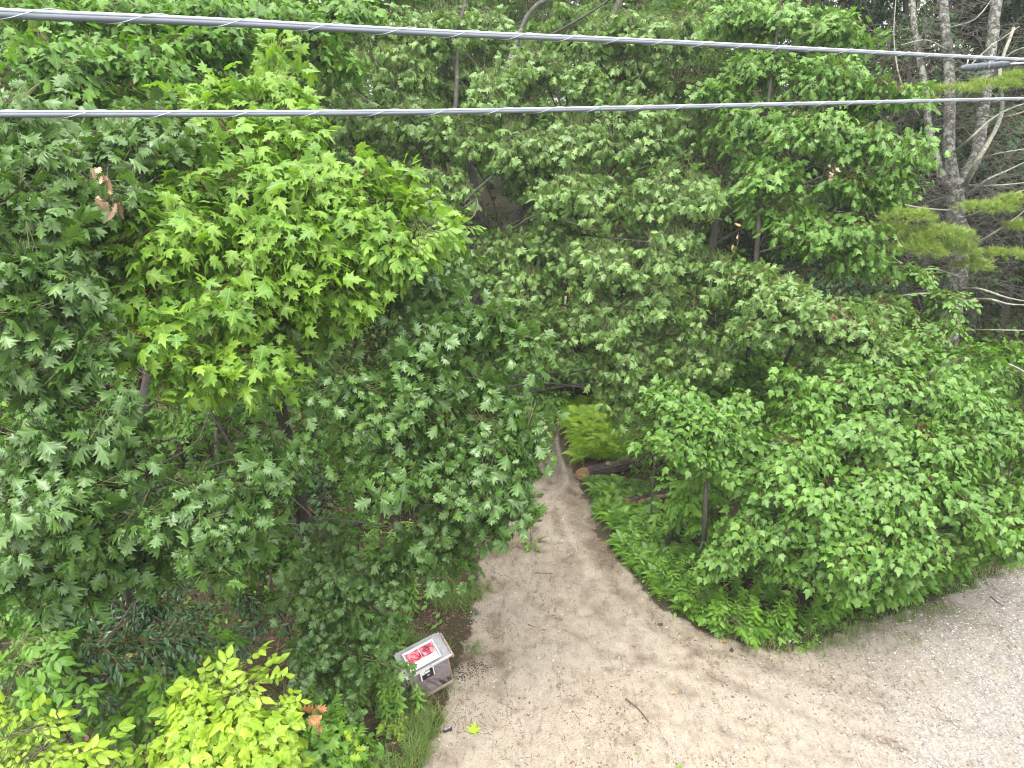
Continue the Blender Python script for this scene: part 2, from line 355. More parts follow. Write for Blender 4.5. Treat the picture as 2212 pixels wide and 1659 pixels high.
def spray(kind, C, B, Ls, size, droop=.4):
    n = len(C); lat = unit(np.cross(B, Z)); up = np.cross(lat, B)
    up = unit(up + .45 * rng.normal(size=(n, 3))); lat = unit(np.cross(B, up))
    tw0, tw1 = [C], [C + B * Ls[:, None] - Z * (Ls[:, None] * droop * .3)]
    if kind in ('maple', 'red', 'star'):
        K = {'maple': 15, 'red': 18, 'star': 12}[kind]; a = rng.random((n, K)) ** .8; s = np.where(np.arange(K) % 2, 1, -1) * (.1 + .9 * rng.random((n, K))) * .42
        w = (1.05 - .7 * a) * s
        pos = C[:, None] + B[:, None] * (a * Ls[:, None])[..., None] + lat[:, None] * (w * Ls[:, None])[..., None] - Z * ((a ** 2 + np.abs(w)) * Ls[:, None] * droop * .5)[..., None] + up[:, None] * (.09 * rng.normal(size=(n, K)))[..., None]
        d = B[:, None] * .75 + lat[:, None] * (np.sign(s) * .75)[..., None] - Z * (droop * (.5 + rng.random((n, K))))[..., None] + .35 * rng.normal(size=(n, K, 3))
        nr = up[:, None] + .7 * Z + .38 * rng.normal(size=(n, K, 3))
    elif kind == 'oak':
        T, q = 4, 6; K = T * q; a = .25 + .75 * (np.arange(T) + rng.random((n, T))) / T; s = np.where(np.arange(T) % 2, 1, -1) * rng.random((n, T)) * .34
        tip = C[:, None] + B[:, None] * (a * Ls[:, None])[..., None] + lat[:, None] * (s * Ls[:, None])[..., None] - Z * (a ** 2 * Ls[:, None] * droop * .45)[..., None] + .06 * rng.normal(size=(n, T, 3))
        base = C[:, None] + B[:, None] * (.6 * a * Ls[:, None])[..., None]; tw0.append(base.reshape(-1, 3)); tw1.append(tip.reshape(-1, 3))
        ph = 2 * math.pi * (np.arange(q)[None, None] / q + rng.random((n, T, 1))) + .4 * rng.normal(size=(n, T, q))
        ax = unit(B[:, None] * .8 + lat[:, None] * s[..., None] + .2 * rng.normal(size=(n, T, 3)) + .25 * Z)
        e1 = unit(np.cross(ax, Z + .01)); e2 = np.cross(ax, e1)
        d = (np.cos(ph)[..., None] * e1[:, :, None] + np.sin(ph)[..., None] * e2[:, :, None]) * .9 + ax[:, :, None] * .55 - Z * (droop * (.6 + .8 * rng.random((n, T, q))))[..., None]
        pos = tip[:, :, None] - ax[:, :, None] * (.10 * rng.random((n, T, q)))[..., None] + unit(d) * .03
        nr = Z + .5 * ax[:, :, None] + .38 * rng.normal(size=(n, T, q, 3)) + 0 * d
        pos = pos.reshape(n, K, 3); d = d.reshape(n, K, 3); nr = nr.reshape(n, K, 3)
    elif kind == 'lance':
        K = 14; a = (np.arange(K)[None] + rng.random((n, K))) / K; sg = np.where(np.arange(K) % 2, 1, -1)[None]
        pos = C[:, None] + B[:, None] * (a * Ls[:, None])[..., None] - Z * (a ** 2 * Ls[:, None] * droop * .5)[..., None] + lat[:, None] * (sg * .02)[..., None] + .02 * rng.normal(size=(n, K, 3))
        d = B[:, None] * .8 + lat[:, None] * (sg * .75)[..., None] - Z * (droop * (.3 + rng.random((n, K))))[..., None] + .2 * rng.normal(size=(n, K, 3)); nr = up[:, None] + Z * .5 + .3 * rng.normal(size=(n, K, 3))
    elif kind == 'ovate':                                      # pinnate: 3 rachises of 7 leaflets
        T, q = 3, 7; K = T * q; a0 = .25 + .7 * rng.random((n, T)); th = (np.arange(T)[None] - 1) * 1.0 + .3 * rng.normal(size=(n, T))
        rd = unit(B[:, None] * np.cos(th)[..., None] + lat[:, None] * np.sin(th)[..., None] - Z * droop * .4 + .1 * rng.normal(size=(n, T, 3)))
        rb = C[:, None] + B[:, None] * (a0 * Ls[:, None])[..., None]; RL = size * 2.3
        tw0.append(rb.reshape(-1, 3)); tw1.append((rb + rd * RL).reshape(-1, 3))
        rl = unit(np.cross(rd, up[:, None] + .2 * rng.normal(size=(n, T, 3)))); t = np.array([.35, .35, .62, .62, .85, .85, 1.0]); sg = np.array([1, -1, 1, -1, 1, -1, 0])
        pos = rb[:, :, None] + rd[:, :, None] * (t * RL)[None, None, :, None]
        d = rd[:, :, None] * np.where(sg == 0, 1, .65)[None, None, :, None] + rl[:, :, None] * (sg * .8)[None, None, :, None] - Z * droop * .35 + .12 * rng.normal(size=(n, T, q, 3))
        nr = up[:, None, None] + Z * .4 + .18 * rng.normal(size=(n, T, q, 3)); pos = pos.reshape(n, K, 3); d = d.reshape(n, K, 3); nr = nr.reshape(n, K, 3)
    sc = size * (.50 + .80 * rng.random((n, K)) ** .8)
    if kind == 'ovate': sc = size * (.85 + .25 * rng.random((n, K))) * np.tile(np.array([.6, .6, .85, .85, 1, 1, 1.1]), 3)[None]
    bt = rng.random((n, 1)); tint = np.clip(.55 * bt + .45 * rng.random((n, K)), 0, 1)
    tint = np.where(rng.random((n, K)) < .0015, .999, tint * .93)
    return pos.reshape(-1, 3), unit(d.reshape(-1, 3)), nr.reshape(-1, 3), sc.ravel(), tint.ravel(), np.concatenate(tw0), np.concatenate(tw1)
NLEAF = 300
SPRAYS = {}
def spray_collection(kind, shape, matkey, size, L, droop, twig, twr):
    key = (kind, shape, matkey, round(size, 3), round(L, 2), round(droop, 2), twig.name)
    if key in SPRAYS: return SPRAYS[key]
    col = bpy.data.collections.new('sprays_%s_%s_%d' % (kind, matkey, len(SPRAYS)))        # leafy twigs that the foliage is made of
    for i in range(9):
        B = np.array([[1.0, 0, 0]]); C = -B * L * .5; pos, d, nr, sc, tint, t0, t1 = spray(kind, C, B, np.array([L]), size, droop)
        tint = np.clip(tint * .6 + .38 * i / 8, 0, .93); tint = np.where(rng.random(len(tint)) < .001, .999, tint)
        me = merge_leaves('spray', shape, LM[matkey], pos, frames(d, nr), sc, tint, np.zeros(3)); tm = twigs('t', t0, t1, np.full(len(t0), twr), np.full(len(t0), twr * .5), twig, np.zeros(3))
        nv = len(me.vertices); nf = len(me.polygons); V = np.empty(nv * 3); me.vertices.foreach_get('co', V); Fl = np.empty(len(me.loops), int); me.loops.foreach_get('vertex_index', Fl); co = np.empty(nv * 3); me.attributes['leafco'].data.foreach_get('vector', co)
        TV = np.empty(len(tm.vertices) * 3); tm.vertices.foreach_get('co', TV); Tl = np.empty(len(tm.loops), int); tm.loops.foreach_get('vertex_index', Tl); q = Tl.reshape(-1, 4) + nv; T3 = np.concatenate([q[:, [0,1,2]], q[:, [0,2,3]]])
        al = np.concatenate([V.reshape(-1, 3), TV.reshape(-1, 3)]); fc = np.concatenate([Fl.reshape(-1, 3), T3]); cc = np.concatenate([co.reshape(-1, 3), np.zeros((len(TV) // 3, 3))])
        m2 = np_mesh('spray', al, fc, LM[matkey], cc); m2.materials.append(twig); mi = np.zeros(len(fc), np.int32); mi[nf:] = 1; m2.polygons.foreach_set('material_index', mi)
        bpy.data.meshes.remove(me); bpy.data.meshes.remove(tm); o = bpy.data.objects.new('spray', m2); col.objects.link(o)
    g = bpy.data.node_groups.new('foliage_%s' % matkey, 'GeometryNodeTree'); g.interface.new_socket('Geometry', in_out='INPUT', socket_type='NodeSocketGeometry'); g.interface.new_socket('Geometry', in_out='OUTPUT', socket_type='NodeSocketGeometry')
    gi = g.nodes.new('NodeGroupInput'); go = g.nodes.new('NodeGroupOutput'); ip = g.nodes.new('GeometryNodeInstanceOnPoints'); ci = g.nodes.new('GeometryNodeCollectionInfo'); ci.inputs['Collection'].default_value = col; ci.inputs['Separate Children'].default_value = True; ci.inputs['Reset Children'].default_value = True
    ip.inputs['Pick Instance'].default_value = True
    def na(nm, ty): x = g.nodes.new('GeometryNodeInputNamedAttribute'); x.data_type = ty; x.inputs['Name'].default_value = nm; return x.outputs[0]
    e = g.nodes.new('FunctionNodeEulerToRotation'); g.links.new(na('rot', 'FLOAT_VECTOR'), e.inputs[0]); g.links.new(e.outputs[0], ip.inputs['Rotation']); g.links.new(na('scl', 'FLOAT_VECTOR'), ip.inputs['Scale']); g.links.new(na('idx', 'INT'), ip.inputs['Instance Index'])
    g.links.new(gi.outputs[0], ip.inputs['Points']); g.links.new(ci.outputs[0], ip.inputs['Instance']); g.links.new(ip.outputs[0], go.inputs[0])
    SPRAYS[key] = g; return g
def instanced(name, root, base, g, C, B, scl):
    n = len(C); me = bpy.data.meshes.new(name); me.vertices.add(n); me.vertices.foreach_set('co', (C - base).astype(np.float32).ravel())
    yaw = np.arctan2(B[:, 1], B[:, 0]); pit = -np.arcsin(np.clip(B[:, 2], -1, 1)); rot = np.stack([.35 * rng.normal(size=n), pit, yaw], 1)
    at = me.attributes.new('rot', 'FLOAT_VECTOR', 'POINT'); at.data.foreach_set('vector', rot.astype(np.float32).ravel()); at = me.attributes.new('scl', 'FLOAT_VECTOR', 'POINT'); at.data.foreach_set('vector', np.repeat(scl, 3).astype(np.float32))
    at = me.attributes.new('idx', 'INT', 'POINT'); at.data.foreach_set('value', rng.integers(0, 9, n).astype(np.int32)); me.update()
    o = link(name, me, root, 'stuff'); o.modifiers.new('foliage', 'NODES').node_group = g; return o
DK = 5.6
def add_foliage(root, base, kind, shape, matkey, size, blobs, dens=2.2, L=.6, droop=.4, nleaf=NLEAF, twig=TWIG, twr=.004):
    C, B, Ls, Cn = boughs(blobs, dens * DK, L, droop); C = C + B * Ls[:, None] * .5        # C: middle of the bough
    gz = Hgt(C[:, 0], C[:, 1]); ok = C[:, 2] > gz + (.12 if size > .09 and L > .3 else .02); C, B, Ls, Cn = C[ok], B[ok], Ls[ok], Cn[ok]
    rel = C - CAMP; dep = rel @ FWD; X = rel @ RT / dep; Y = rel @ UPV / dep; vis = (dep > .5) & (abs(X) < .71) & (abs(Y) < .53)
    per = {'maple': 15, 'red': 18, 'star': 12, 'oak': 24, 'lance': 14, 'ovate': 21}[kind]; near = np.zeros(len(C), bool)
    if nleaf: od = np.argsort(np.where(vis, dep, 1e9))[:max(1, nleaf // per)]; near[od[vis[od]]] = True
    if near.any():
        pos, d, nr, sc, tint, t0, t1 = spray(kind, C[near] - B[near] * Ls[near][:, None] * .5, B[near], Ls[near], size, droop); R = frames(d, nr); lm = leaf_meshes(shape, matkey)
        for i in range(len(pos)):
            o = bpy.data.objects.new('leaf', lm[int(rng.integers(len(lm)))]); COL.objects.link(o); o.parent = root
            o.matrix_local = Matrix([[*(R[i][r] * sc[i]), pos[i][r] - base[r]] for r in range(3)] + [[0, 0, 0, 1]])
    far = ~near
    if far.any(): instanced('foliage', root, base, spray_collection(kind, shape, matkey, size, L, droop, twig, twr), C[far], B[far], Ls[far] / L * .5 + .5)
    k = (rng.random(len(C)) < (.12 if kind in ('ovate', 'lance') else .35)) | (near & (kind not in ('ovate', 'lance'))); a = (Cn + (C - Cn) * .25)[k]; c0 = C[k] - (B * Ls[:, None] * .5)[k]; P0, P1 = a, c0
    if near.any(): P0 = np.concatenate([a, t0]); P1 = np.concatenate([c0, t1])
    r0 = np.full(len(P0), twr); r0[:len(a)] *= 1.6; r1 = np.full(len(P0), twr * .5); r1[:len(a)] *= 2
    link('twigs', twigs('twigs', P0, P1, r0, r1, twig, base), root, 'stuff')
    return len(C) * per
def PB(px, py, d, rx, ry, ky=.75):
    k = d / F; return (P(px, py, d), np.array([rx * k, max(rx, ry) * k * ky, ry * k]))
COUNT = 0
def tree(name, label, cat, base, blobs, kind, shape, matkey, size, trunk=None, tr=.07, group=None, bark=BARK, limbs=True, limb_r=.5, ky=.75, **kw):
    global COUNT
    base = np.asarray(base, float); root = empty(name, base, label, cat, group)
    bl = [PB(*b, ky=ky) if not isinstance(b[0], np.ndarray) else b for b in blobs]
    top = np.mean([b[0] for b in bl], axis=0); hi = max(b[0][2] for b in bl)
    if trunk is None:
        tp = np.array([top[0], top[1] + .25, top[2] + .15]); trunk = [base - Z * .15, base * .7 + tp * .3 + rng.normal(size=3) * .08, base * .35 + tp * .65 + rng.normal(size=3) * .1, tp]
        trunk[1][2] = base[2] * .7 + tp[2] * .3
    tc = catmull(trunk, 6); rad = tr * (1 - .75 * np.linspace(0, 1, len(tc)) ** 1.1); rad[0] *= 1.35
    link('trunk', MB().tube(tc - base, rad, 9, rough=.18, seed=len(bl)).mesh('trunk', bark, True), root)
    if limbs:
        for i, (c, r) in enumerate(bl):
            j = np.argmin(np.linalg.norm(tc - (c - Z * .5 * np.linalg.norm(c[:2] - top[:2])), axis=1)); s = tc[j]; dd = c - s; ln = np.linalg.norm(dd)
            if ln < .15: continue
            mid = s + dd * .5 + Z * .12 * ln * (rng.random() - .1) + rng.normal(size=3) * .05 * ln
            q = catmull([s, mid, c + dd / ln * r.mean() * .3], 5); rr = max(.012, rad[j] * limb_r)
            link('branch', MB().tube(q - base, np.linspace(rr, .006, len(q)), 6, rough=.15, seed=i).mesh('branch', bark, True), root)
    COUNT += add_foliage(root, base, kind, shape, matkey, size, bl, **kw)
    return root

# ------------------------------------------------------------------ ground (structure)
def ground_mat():
    m, n, b, o = new_mat('earth_and_sand'); pos = coords(n, False)
    at = N(n, 'ShaderNodeAttribute', attribute_name='leafco'); sp = N(n, 'ShaderNodeSeparateXYZ'); n.links.new(at.outputs['Vector'], sp.inputs[0])
    pth, gra, wet_shade = sp.outputs
    n1 = noise(n, pos, 1.1, 5, .6); n2 = noise(n, pos, 6, 6, .65, .4); n3 = noise(n, pos, 60, 4, .7); n4 = noise(n, pos, 220, 2, .6)
    sand = ramp(n, n2, [(.30, (.205,.163,.118)), (.5, (.345,.289,.219)), (.70, (.405,.349,.272))])
    sand = mix(n, ramp(n, n1, [(.40, (0,0,0)), (.62, (.5,.5,.5))]), sand, (.42,.368,.30))
    sand = mix(n, ramp(n, n3, [(.34, (.75,.75,.75)), (.46, (0,0,0))]), sand, (.115,.09,.068))
    sand = mix(n, ramp(n, n4, [(.60, (0,0,0)), (.72, (.55,.55,.55))]), sand, (.52,.49,.45))
    grav = ramp(n, n4, [(.30, (.09,.075,.06)), (.5, (.26,.24,.215)), (.66, (.45,.44,.42))])
    vo = N(n, 'ShaderNodeTexVoronoi'); vo.inputs['Scale'].default_value = 42; n.links.new(pos, vo.inputs['Vector'])
    gcol = ramp(n, N_sep(n, vo.outputs['Color']), [(0, (.11,.095,.08)), (.35, (.25,.23,.205)), (.8, (.36,.34,.32)), (1, (.55,.55,.54))])
    grav = mix(n, .55, grav, gcol)
    patch = math_(n, 'MULTIPLY', gra, ramp(n, noise(n, pos, 2.4, 5, .7), [(.28, (.25,.25,.25)), (.55, (1,1,1))]))
    sand = mix(n, patch, sand, grav)
    # darker earth: moist and trodden soil, plus shade painted in up the track
    damp_shade = mix(n, ramp(n, n2, [(.35, (0,0,0)), (.65, (1,1,1))]), (.115,.082,.055), (.20,.155,.110)); sand = mix(n, wet_shade, sand, damp_shade)
    st = N(n, 'ShaderNodeMapping'); st.inputs['Scale'].default_value = (2.2, .7, 1); st.inputs['Rotation'].default_value = (0, 0, .5); n.links.new(pos, st.inputs[0])
    deb = ramp(n, noise(n, st.outputs[0], 5.5, 7, .72, 1.2), [(.52, (0,0,0)), (.64, (.85,.85,.85))]); deb = math_(n, 'MULTIPLY', deb, ramp(n, noise(n, pos, 38, 4, .7), [(.42, (.15,.15,.15)), (.56, (1,1,1))])); sand = mix(n, math_(n, 'MULTIPLY', deb, .8), sand, (.085,.055,.035))
    lit = ramp(n, n3, [(.38, (.014,.010,.007)), (.5, (.055,.034,.021)), (.62, (.15,.09,.055))]); lit = mix(n, ramp(n, n1, [(.4, (0,0,0)), (.6, (1,1,1))]), lit, (.045,.055,.02))
    edge = math_(n, 'ADD', pth, math_(n, 'MULTIPLY', math_(n, 'SUBTRACT', n2, .5), .9)); c = mix(n, ramp(n, edge, [(.40, (0,0,0)), (.62, (1,1,1))]), lit, sand)
    n.links.new(c, b.inputs['Base Color']); b.inputs['Roughness'].default_value = .92; b.inputs['Specular IOR Level'].default_value = .25
    h = math_(n, 'ADD', math_(n, 'MULTIPLY', n3, 1.0), math_(n, 'MULTIPLY', n4, .4)); bump(n, h, b, .8, .03)
    return m
def N_sep(n, col):
    s = N(n, 'ShaderNodeSeparateColor'); n.links.new(col, s.inputs[0]); return s.outputs[0]
GM = ground_mat()
def ground_attr(x, y):
    s = sdf(x, y) + .35 * (fbm(x * 2.2, y * 2.2, 31) - .5)
    p = smooth(-.22, .30, s); g = smooth(0, 3.2, (x - 3.1) * .62 - (y - 8.2) * .42 - 0.2 + .8 * (fbm(x, y, 40) - .5))
    c = path_cx(y); wet_shade = smooth(11.3, 14, y) * smooth(.62, .2, np.abs(x - c - .05)) * .0 + smooth(12.0, 14.5, y) * .85  # rise with distance covers moist soil and the painted shade
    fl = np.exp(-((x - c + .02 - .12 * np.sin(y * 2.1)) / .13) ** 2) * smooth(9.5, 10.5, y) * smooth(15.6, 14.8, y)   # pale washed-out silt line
    wet_shade = np.clip(wet_shade + (.12 + .55 * smooth(.35, .7, fbm(x * 1.3, y * 1.3, 55))) * smooth(7.8, 11, y) + .55 * smooth(1.0, .1, s) * smooth(.45, .65, fbm(x * 2, y * 2, 57)) - .9 * fl, 0, 1)
    for pl, w in RUTS: wet_shade = wet_shade + .5 * np.exp(-(poly_d(x, y, pl) / (w * 1.0)) ** 2) * smooth(.38, .62, fbm(x * 3.3, y * 3.3, 16))
    wet_shade = np.clip(wet_shade - .9 * np.exp(-(poly_d(x, y, SILT) / .09) ** 2), 0, 1)
    return np.stack([p, g, wet_shade], -1)
def grid_ground():
    xs = np.concatenate([np.arange(-60, -7, 1.2), np.arange(-7, 9, .045), np.arange(9, 64, 1.2)])
    ys = np.concatenate([np.arange(-20, 3.5, 1.2), np.arange(3.5, 17.6, .045), np.arange(17.6, 24, .3), np.arange(24, 130, 2.0)])
    X, Y = np.meshgrid(xs, ys); Zz = Hgt(X, Y); A = ground_attr(X, Y); ny, nx = X.shape
    V = np.stack([X, Y, Zz], -1).reshape(-1, 3); A = A.reshape(-1, 3)
    i = (np.arange(ny - 1)[:, None] * nx + np.arange(nx - 1)[None]).ravel(); Fc = np.stack([i, i + 1, i + nx + 1, i + nx], 1)
    mid = V[Fc].mean(1); ins = A[Fc][:, :, 0].mean(1) > .5
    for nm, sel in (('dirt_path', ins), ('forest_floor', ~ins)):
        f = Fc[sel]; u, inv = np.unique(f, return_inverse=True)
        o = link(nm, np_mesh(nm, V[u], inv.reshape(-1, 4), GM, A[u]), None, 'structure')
        o['label'] = 'pale sandy track with tyre ruts, opening into a gravel lay-by' if nm == 'dirt_path' else 'brown leaf-littered forest floor either side of the track'
grid_ground()

# ------------------------------------------------------------------ trees
OAK = dict(kind='oak', shape='oak', matkey='oak')
tree('maple_tree', 'tall bright yellow-green maple filling the upper left, its tip under the cables', 'tree', ground(-3.0, 8.6),
     [(600,110,7.6,45,40),(585,190,7.4,85,50),(470,215,7.3,110,45),(620,270,7.1,95,55),(500,300,7.0,120,50),(430,400,6.6,110,65),(560,380,6.7,110,60),(700,390,6.8,110,60),(800,400,6.9,90,65),
      (760,470,6.7,120,60),(600,490,6.5,130,70),(430,520,6.3,130,70),(310,510,6.2,90,60),(520,600,6.3,150,60),(340,620,6.1,90,50),(680,560,6.5,110,60),(320,730,5.8,80,65),(470,760,6.1,90,45),(560,760,6.2,60,40),(390,790,6.0,60,30),(640,700,7.0,90,60),(250,640,6.0,60,45),(600,800,6.3,50,25),(880,430,6.8,60,50),(700,620,6.6,90,60),(400,470,6.3,90,50)],
     'maple', 'maple', 'bright', 0.129, tr=.12, dens=2.9, L=.55, droop=.45)
tree('oak_tree', 'dark blue-green oak at the far left edge, beside the bright maple', 'tree', ground(-5.0, 6.6),
     [(25,225,5.4,60,45),(60,330,5.5,90,60),(40,430,5.3,90,70),(150,400,5.7,90,60),(270,300,6.6,110,50),(330,250,7.0,90,40),(60,560,5.2,90,80),(140,640,5.3,80,70),(170,740,5.3,60,70),(30,680,5.1,60,70),(80,500,5.4,100,60),(230,560,6.2,70,60),(200,450,6.2,90,60),(540,650,6.4,40,30),(660,640,6.7,50,40),(290,430,6.2,60,40),(380,330,6.6,50,30),(100,780,5.4,80,50)],
     'oak', 'oak', 'oak', 0.133, tr=.06, dens=2.8, L=.6, droop=.55, twig=TWIG_Y)
tree('oak_tree', 'low spreading oak boughs hanging over the dark hollow at lower left', 'tree', ground(-4.6, 7.0),
     [(60,950,5.2,90,60),(210,880,5.4,90,50),(240,940,5.6,70,50),(60,1070,5.1,110,60),(190,1060,5.3,90,60),(120,1140,5.2,100,50),(300,1120,5.5,90,50),(420,1060,5.7,90,50),(440,1130,5.6,60,70),(460,1220,5.6,45,55),(200,1230,5.6,60,50),(570,1010,6.1,60,40),(620,970,6.3,70,40),(30,1230,5.3,50,60),(330,1200,5.9,70,50),(120,1240,5.5,60,40),(520,1100,5.9,60,60)],
     'oak', 'oak', 'oak', 0.129, tr=.06, dens=2.9, L=.55, droop=.6, twig=TWIG_Y)
tree('oak_tree', 'glossy blue-green oak leaning out over the left side of the sandy track', 'tree', ground(-2.6, 9.6),
     [(800,600,7.6,90,60),(900,620,7.4,90,70),(980,690,7.2,100,55),(1080,700,7.2,80,50),(1140,735,7.2,50,30),(740,820,6.7,80,40),(830,860,6.7,90,60),(940,790,7.0,110,70),(1040,830,7.1,60,60),(900,920,6.8,110,60),(1040,930,7.0,100,60),(1140,920,7.0,60,45),(1090,960,7.0,60,50),
      (850,1000,6.7,60,60),(980,1020,7.0,110,60),(1090,1020,7.0,60,60),(1110,1080,7.1,40,40),(950,1130,7.3,80,50),(1000,1200,7.5,35,50),(900,1200,7.7,80,55),(1060,1120,7.2,35,40),(960,560,8.0,80,70),(880,540,8,80,50)],
     'oak', 'oak', 'oak', 0.121, tr=.08, dens=3.3, L=.5, droop=.6, twig=TWIG_Y)
tree('oak_sapling', 'small oak with a hanging spray just behind the wrapped box', 'tree', ground(-2.5, 7.7),
     [(690,1210,7.8,70,40),(780,1250,7.8,70,45),(660,1290,7.7,60,45),(740,1330,7.6,90,50),(830,1350,7.8,40,50),(650,1400,7.6,60,45),(760,1420,7.6,80,40),(700,1480,7.6,70,40),(700,1160,8.0,60,30)],
     'oak', 'oak', 'oak', 0.105, tr=.035, dens=3.4, L=.38, droop=.6, twig=TWIG_Y)
tree('cherry_tree', 'young cherry with narrow dark pointed leaves above the yellow-green shrubs', 'tree', ground(-4.6, 6.9),
     [(330,1240,7.6,70,40),(250,1300,7.2,80,40),(340,1310,7.2,80,40),(400,1370,7.0,60,35),(290,1390,6.8,90,35),(200,1420,6.6,80,35),(180,1480,6.5,50,30),(320,1440,6.8,60,30),(120,1320,6.8,60,40)],
     'lance', 'lance', 'cherry', 0.094, tr=.03, dens=5.5, L=.42, droop=.5)
tree('cherry_sapling', 'tiny dark cherry sapling in the shade between the oak sapling and the cherry', 'tree', ground(-3.1, 7.9),
     [(500,1370,8.4,60,25),(560,1350,8.5,40,22),(520,1290,8.6,40,22)], 'lance', 'lance', 'cherry', 0.086, tr=.018, dens=5, L=.35, droop=.4, nleaf=150)
tree('hickory_sapling', 'mid-green hickory sapling above the bottom left corner', 'tree', ground(-4.9, 5.6),
     [(50,1390,6.3,50,40),(60,1450,6.1,70,45),(110,1520,6.0,60,45),(20,1500,5.9,50,45)], 'ovate', 'ovate', 'hick', 0.101, twig=TWIG_Y, tr=.02, dens=4, L=.35, droop=.5)
tree('hickory_sapling', 'bright green hickory sapling left of the yellow-green maple seedling', 'tree', ground(-3.6, 6.0),
     [(400,1400,7.0,60,35),(360,1460,6.9,70,45),(300,1520,6.8,70,45),(390,1540,6.7,50,40),(340,1580,6.7,60,30)], 'ovate', 'ovate', 'hick', 0.109, twig=TWIG_Y, tr=.02, dens=4.5, L=.35, droop=.5)
tree('hickory_sapling', 'yellow-green hickory sapling at the very bottom left corner', 'tree', ground(-3.9, 4.5),
     [(30,1590,5.2,60,40),(90,1620,5.2,50,30),(40,1660,5.1,90,35),(190,1665,5.2,20,14)], 'ovate', 'ovate', 'yellow', 0.101, twig=TWIG_Y, tr=.018, dens=6, L=.3, droop=.45)
tree('hickory_sapling', 'vivid yellow-green leaflets standing above the yellowish maple seedling', 'tree', ground(-2.7, 5.1),
     [(510,1490,6.0,75,32),(560,1520,6.0,40,30),(460,1520,5.9,40,25)], 'ovate', 'ovate', 'yellow', 0.113, twig=TWIG_Y, tr=.016, dens=7, L=.28, droop=.4)
tree('maple_seedling', 'low yellow-green maple at the bottom edge with orange-tinged leaves', 'tree', ground(-2.8, 4.7),
     [(430,1560,5.7,75,35),(520,1580,5.7,90,40),(380,1610,5.6,70,35),(480,1640,5.6,110,40),(590,1630,5.8,50,35),(320,1650,5.7,50,20)], 'maple', 'red', 'yellow', 0.101, tr=.02, dens=5.5, L=.35, droop=.4)
tree('oak_sapling', 'little oak sapling at the bottom edge holding one orange shoot', 'tree', ground(-1.9, 5.3),
     [(690,1590,6.6,50,30),(750,1620,6.6,50,28),(660,1630,6.5,50,28),(720,1650,6.5,60,20)], 'oak', 'oak', 'weed', 0.125, tr=.016, dens=5, L=.3, droop=.4)
tree('maple_tree', 'darker green maple across the top left corner behind the upper cable', 'tree', ground(-6.5, 9.5),
     [(70,110,7.8,100,50),(200,120,8.2,90,50),(150,190,8.0,110,40),(330,130,8.5,110,60),(300,210,8.2,100,40),(450,90,9.0,120,60),(600,40,9.8,130,50),(450,20,9.2,120,40),(760,30,10.5,110,50),(60,20,8.5,100,40),(250,30,9,110,40),(400,180,8.8,90,50),(700,120,10.3,80,60)],
     'maple', 'maple_s', 'maple', 0.133, tr=.14, dens=2.3, L=.6, droop=.45)
tree('maple_tree', 'shaded understory maple deep in the hollow at the left', 'tree', ground(-3.9, 9.2),
     [(700,950,8.4,120,70),(600,850,8.6,140,70),(430,880,8.6,130,80),(620,1120,9.0,110,90),(300,800,8.2,150,80),(120,850,7.6,130,90),(560,1010,9.0,120,60),(740,1080,8.8,90,60),(100,1330,7.0,90,70),(40,600,8,90,90),(250,1000,7.8,110,80)],
     'maple', 'maple_s', 'maple', .101, tr=.06, dens=.9, L=.5, droop=.3)
tree('maple_sapling', 'thin maple sapling growing in the shaded gap below the oak boughs', 'tree', ground(-3.2, 8.3),
     [(640,1220,8.8,70,60),(560,1180,8.8,80,60),(540,1290,8.8,60,30),(30,1330,6.8,60,60),(130,1400,7.0,60,40)], 'maple', 'maple_s', 'maple', 0.086, tr=.02, dens=3, L=.4, droop=.3)
# hickory sprigs
tree('hickory_tree', 'bright hanging hickory sprays at the right shoulder of the bright maple', 'tree', ground(-1.9, 9.4),
     [(830,520,6.6,70,35),(900,500,6.7,60,35),(790,560,6.6,50,35),(880,560,6.7,50,30),(950,490,6.8,30,18)], 'ovate', 'ovate', 'bright', 0.101, twig=TWIG_Y, tr=.03, dens=5, L=.4, droop=.6)
tree('hickory_sapling', 'light green hickory sapling standing in the right-hand thicket gap', 'tree', ground(4.0, 13.4),
     [(1600,770,12.4,50,28),(1570,820,12.3,60,25),(1640,730,12.5,40,22),(1600,860,12.2,60,22)], 'ovate', 'ovate', 'hick', 0.125, twig=TWIG_Y, tr=.02, dens=4, L=.45, droop=.4, group=None)
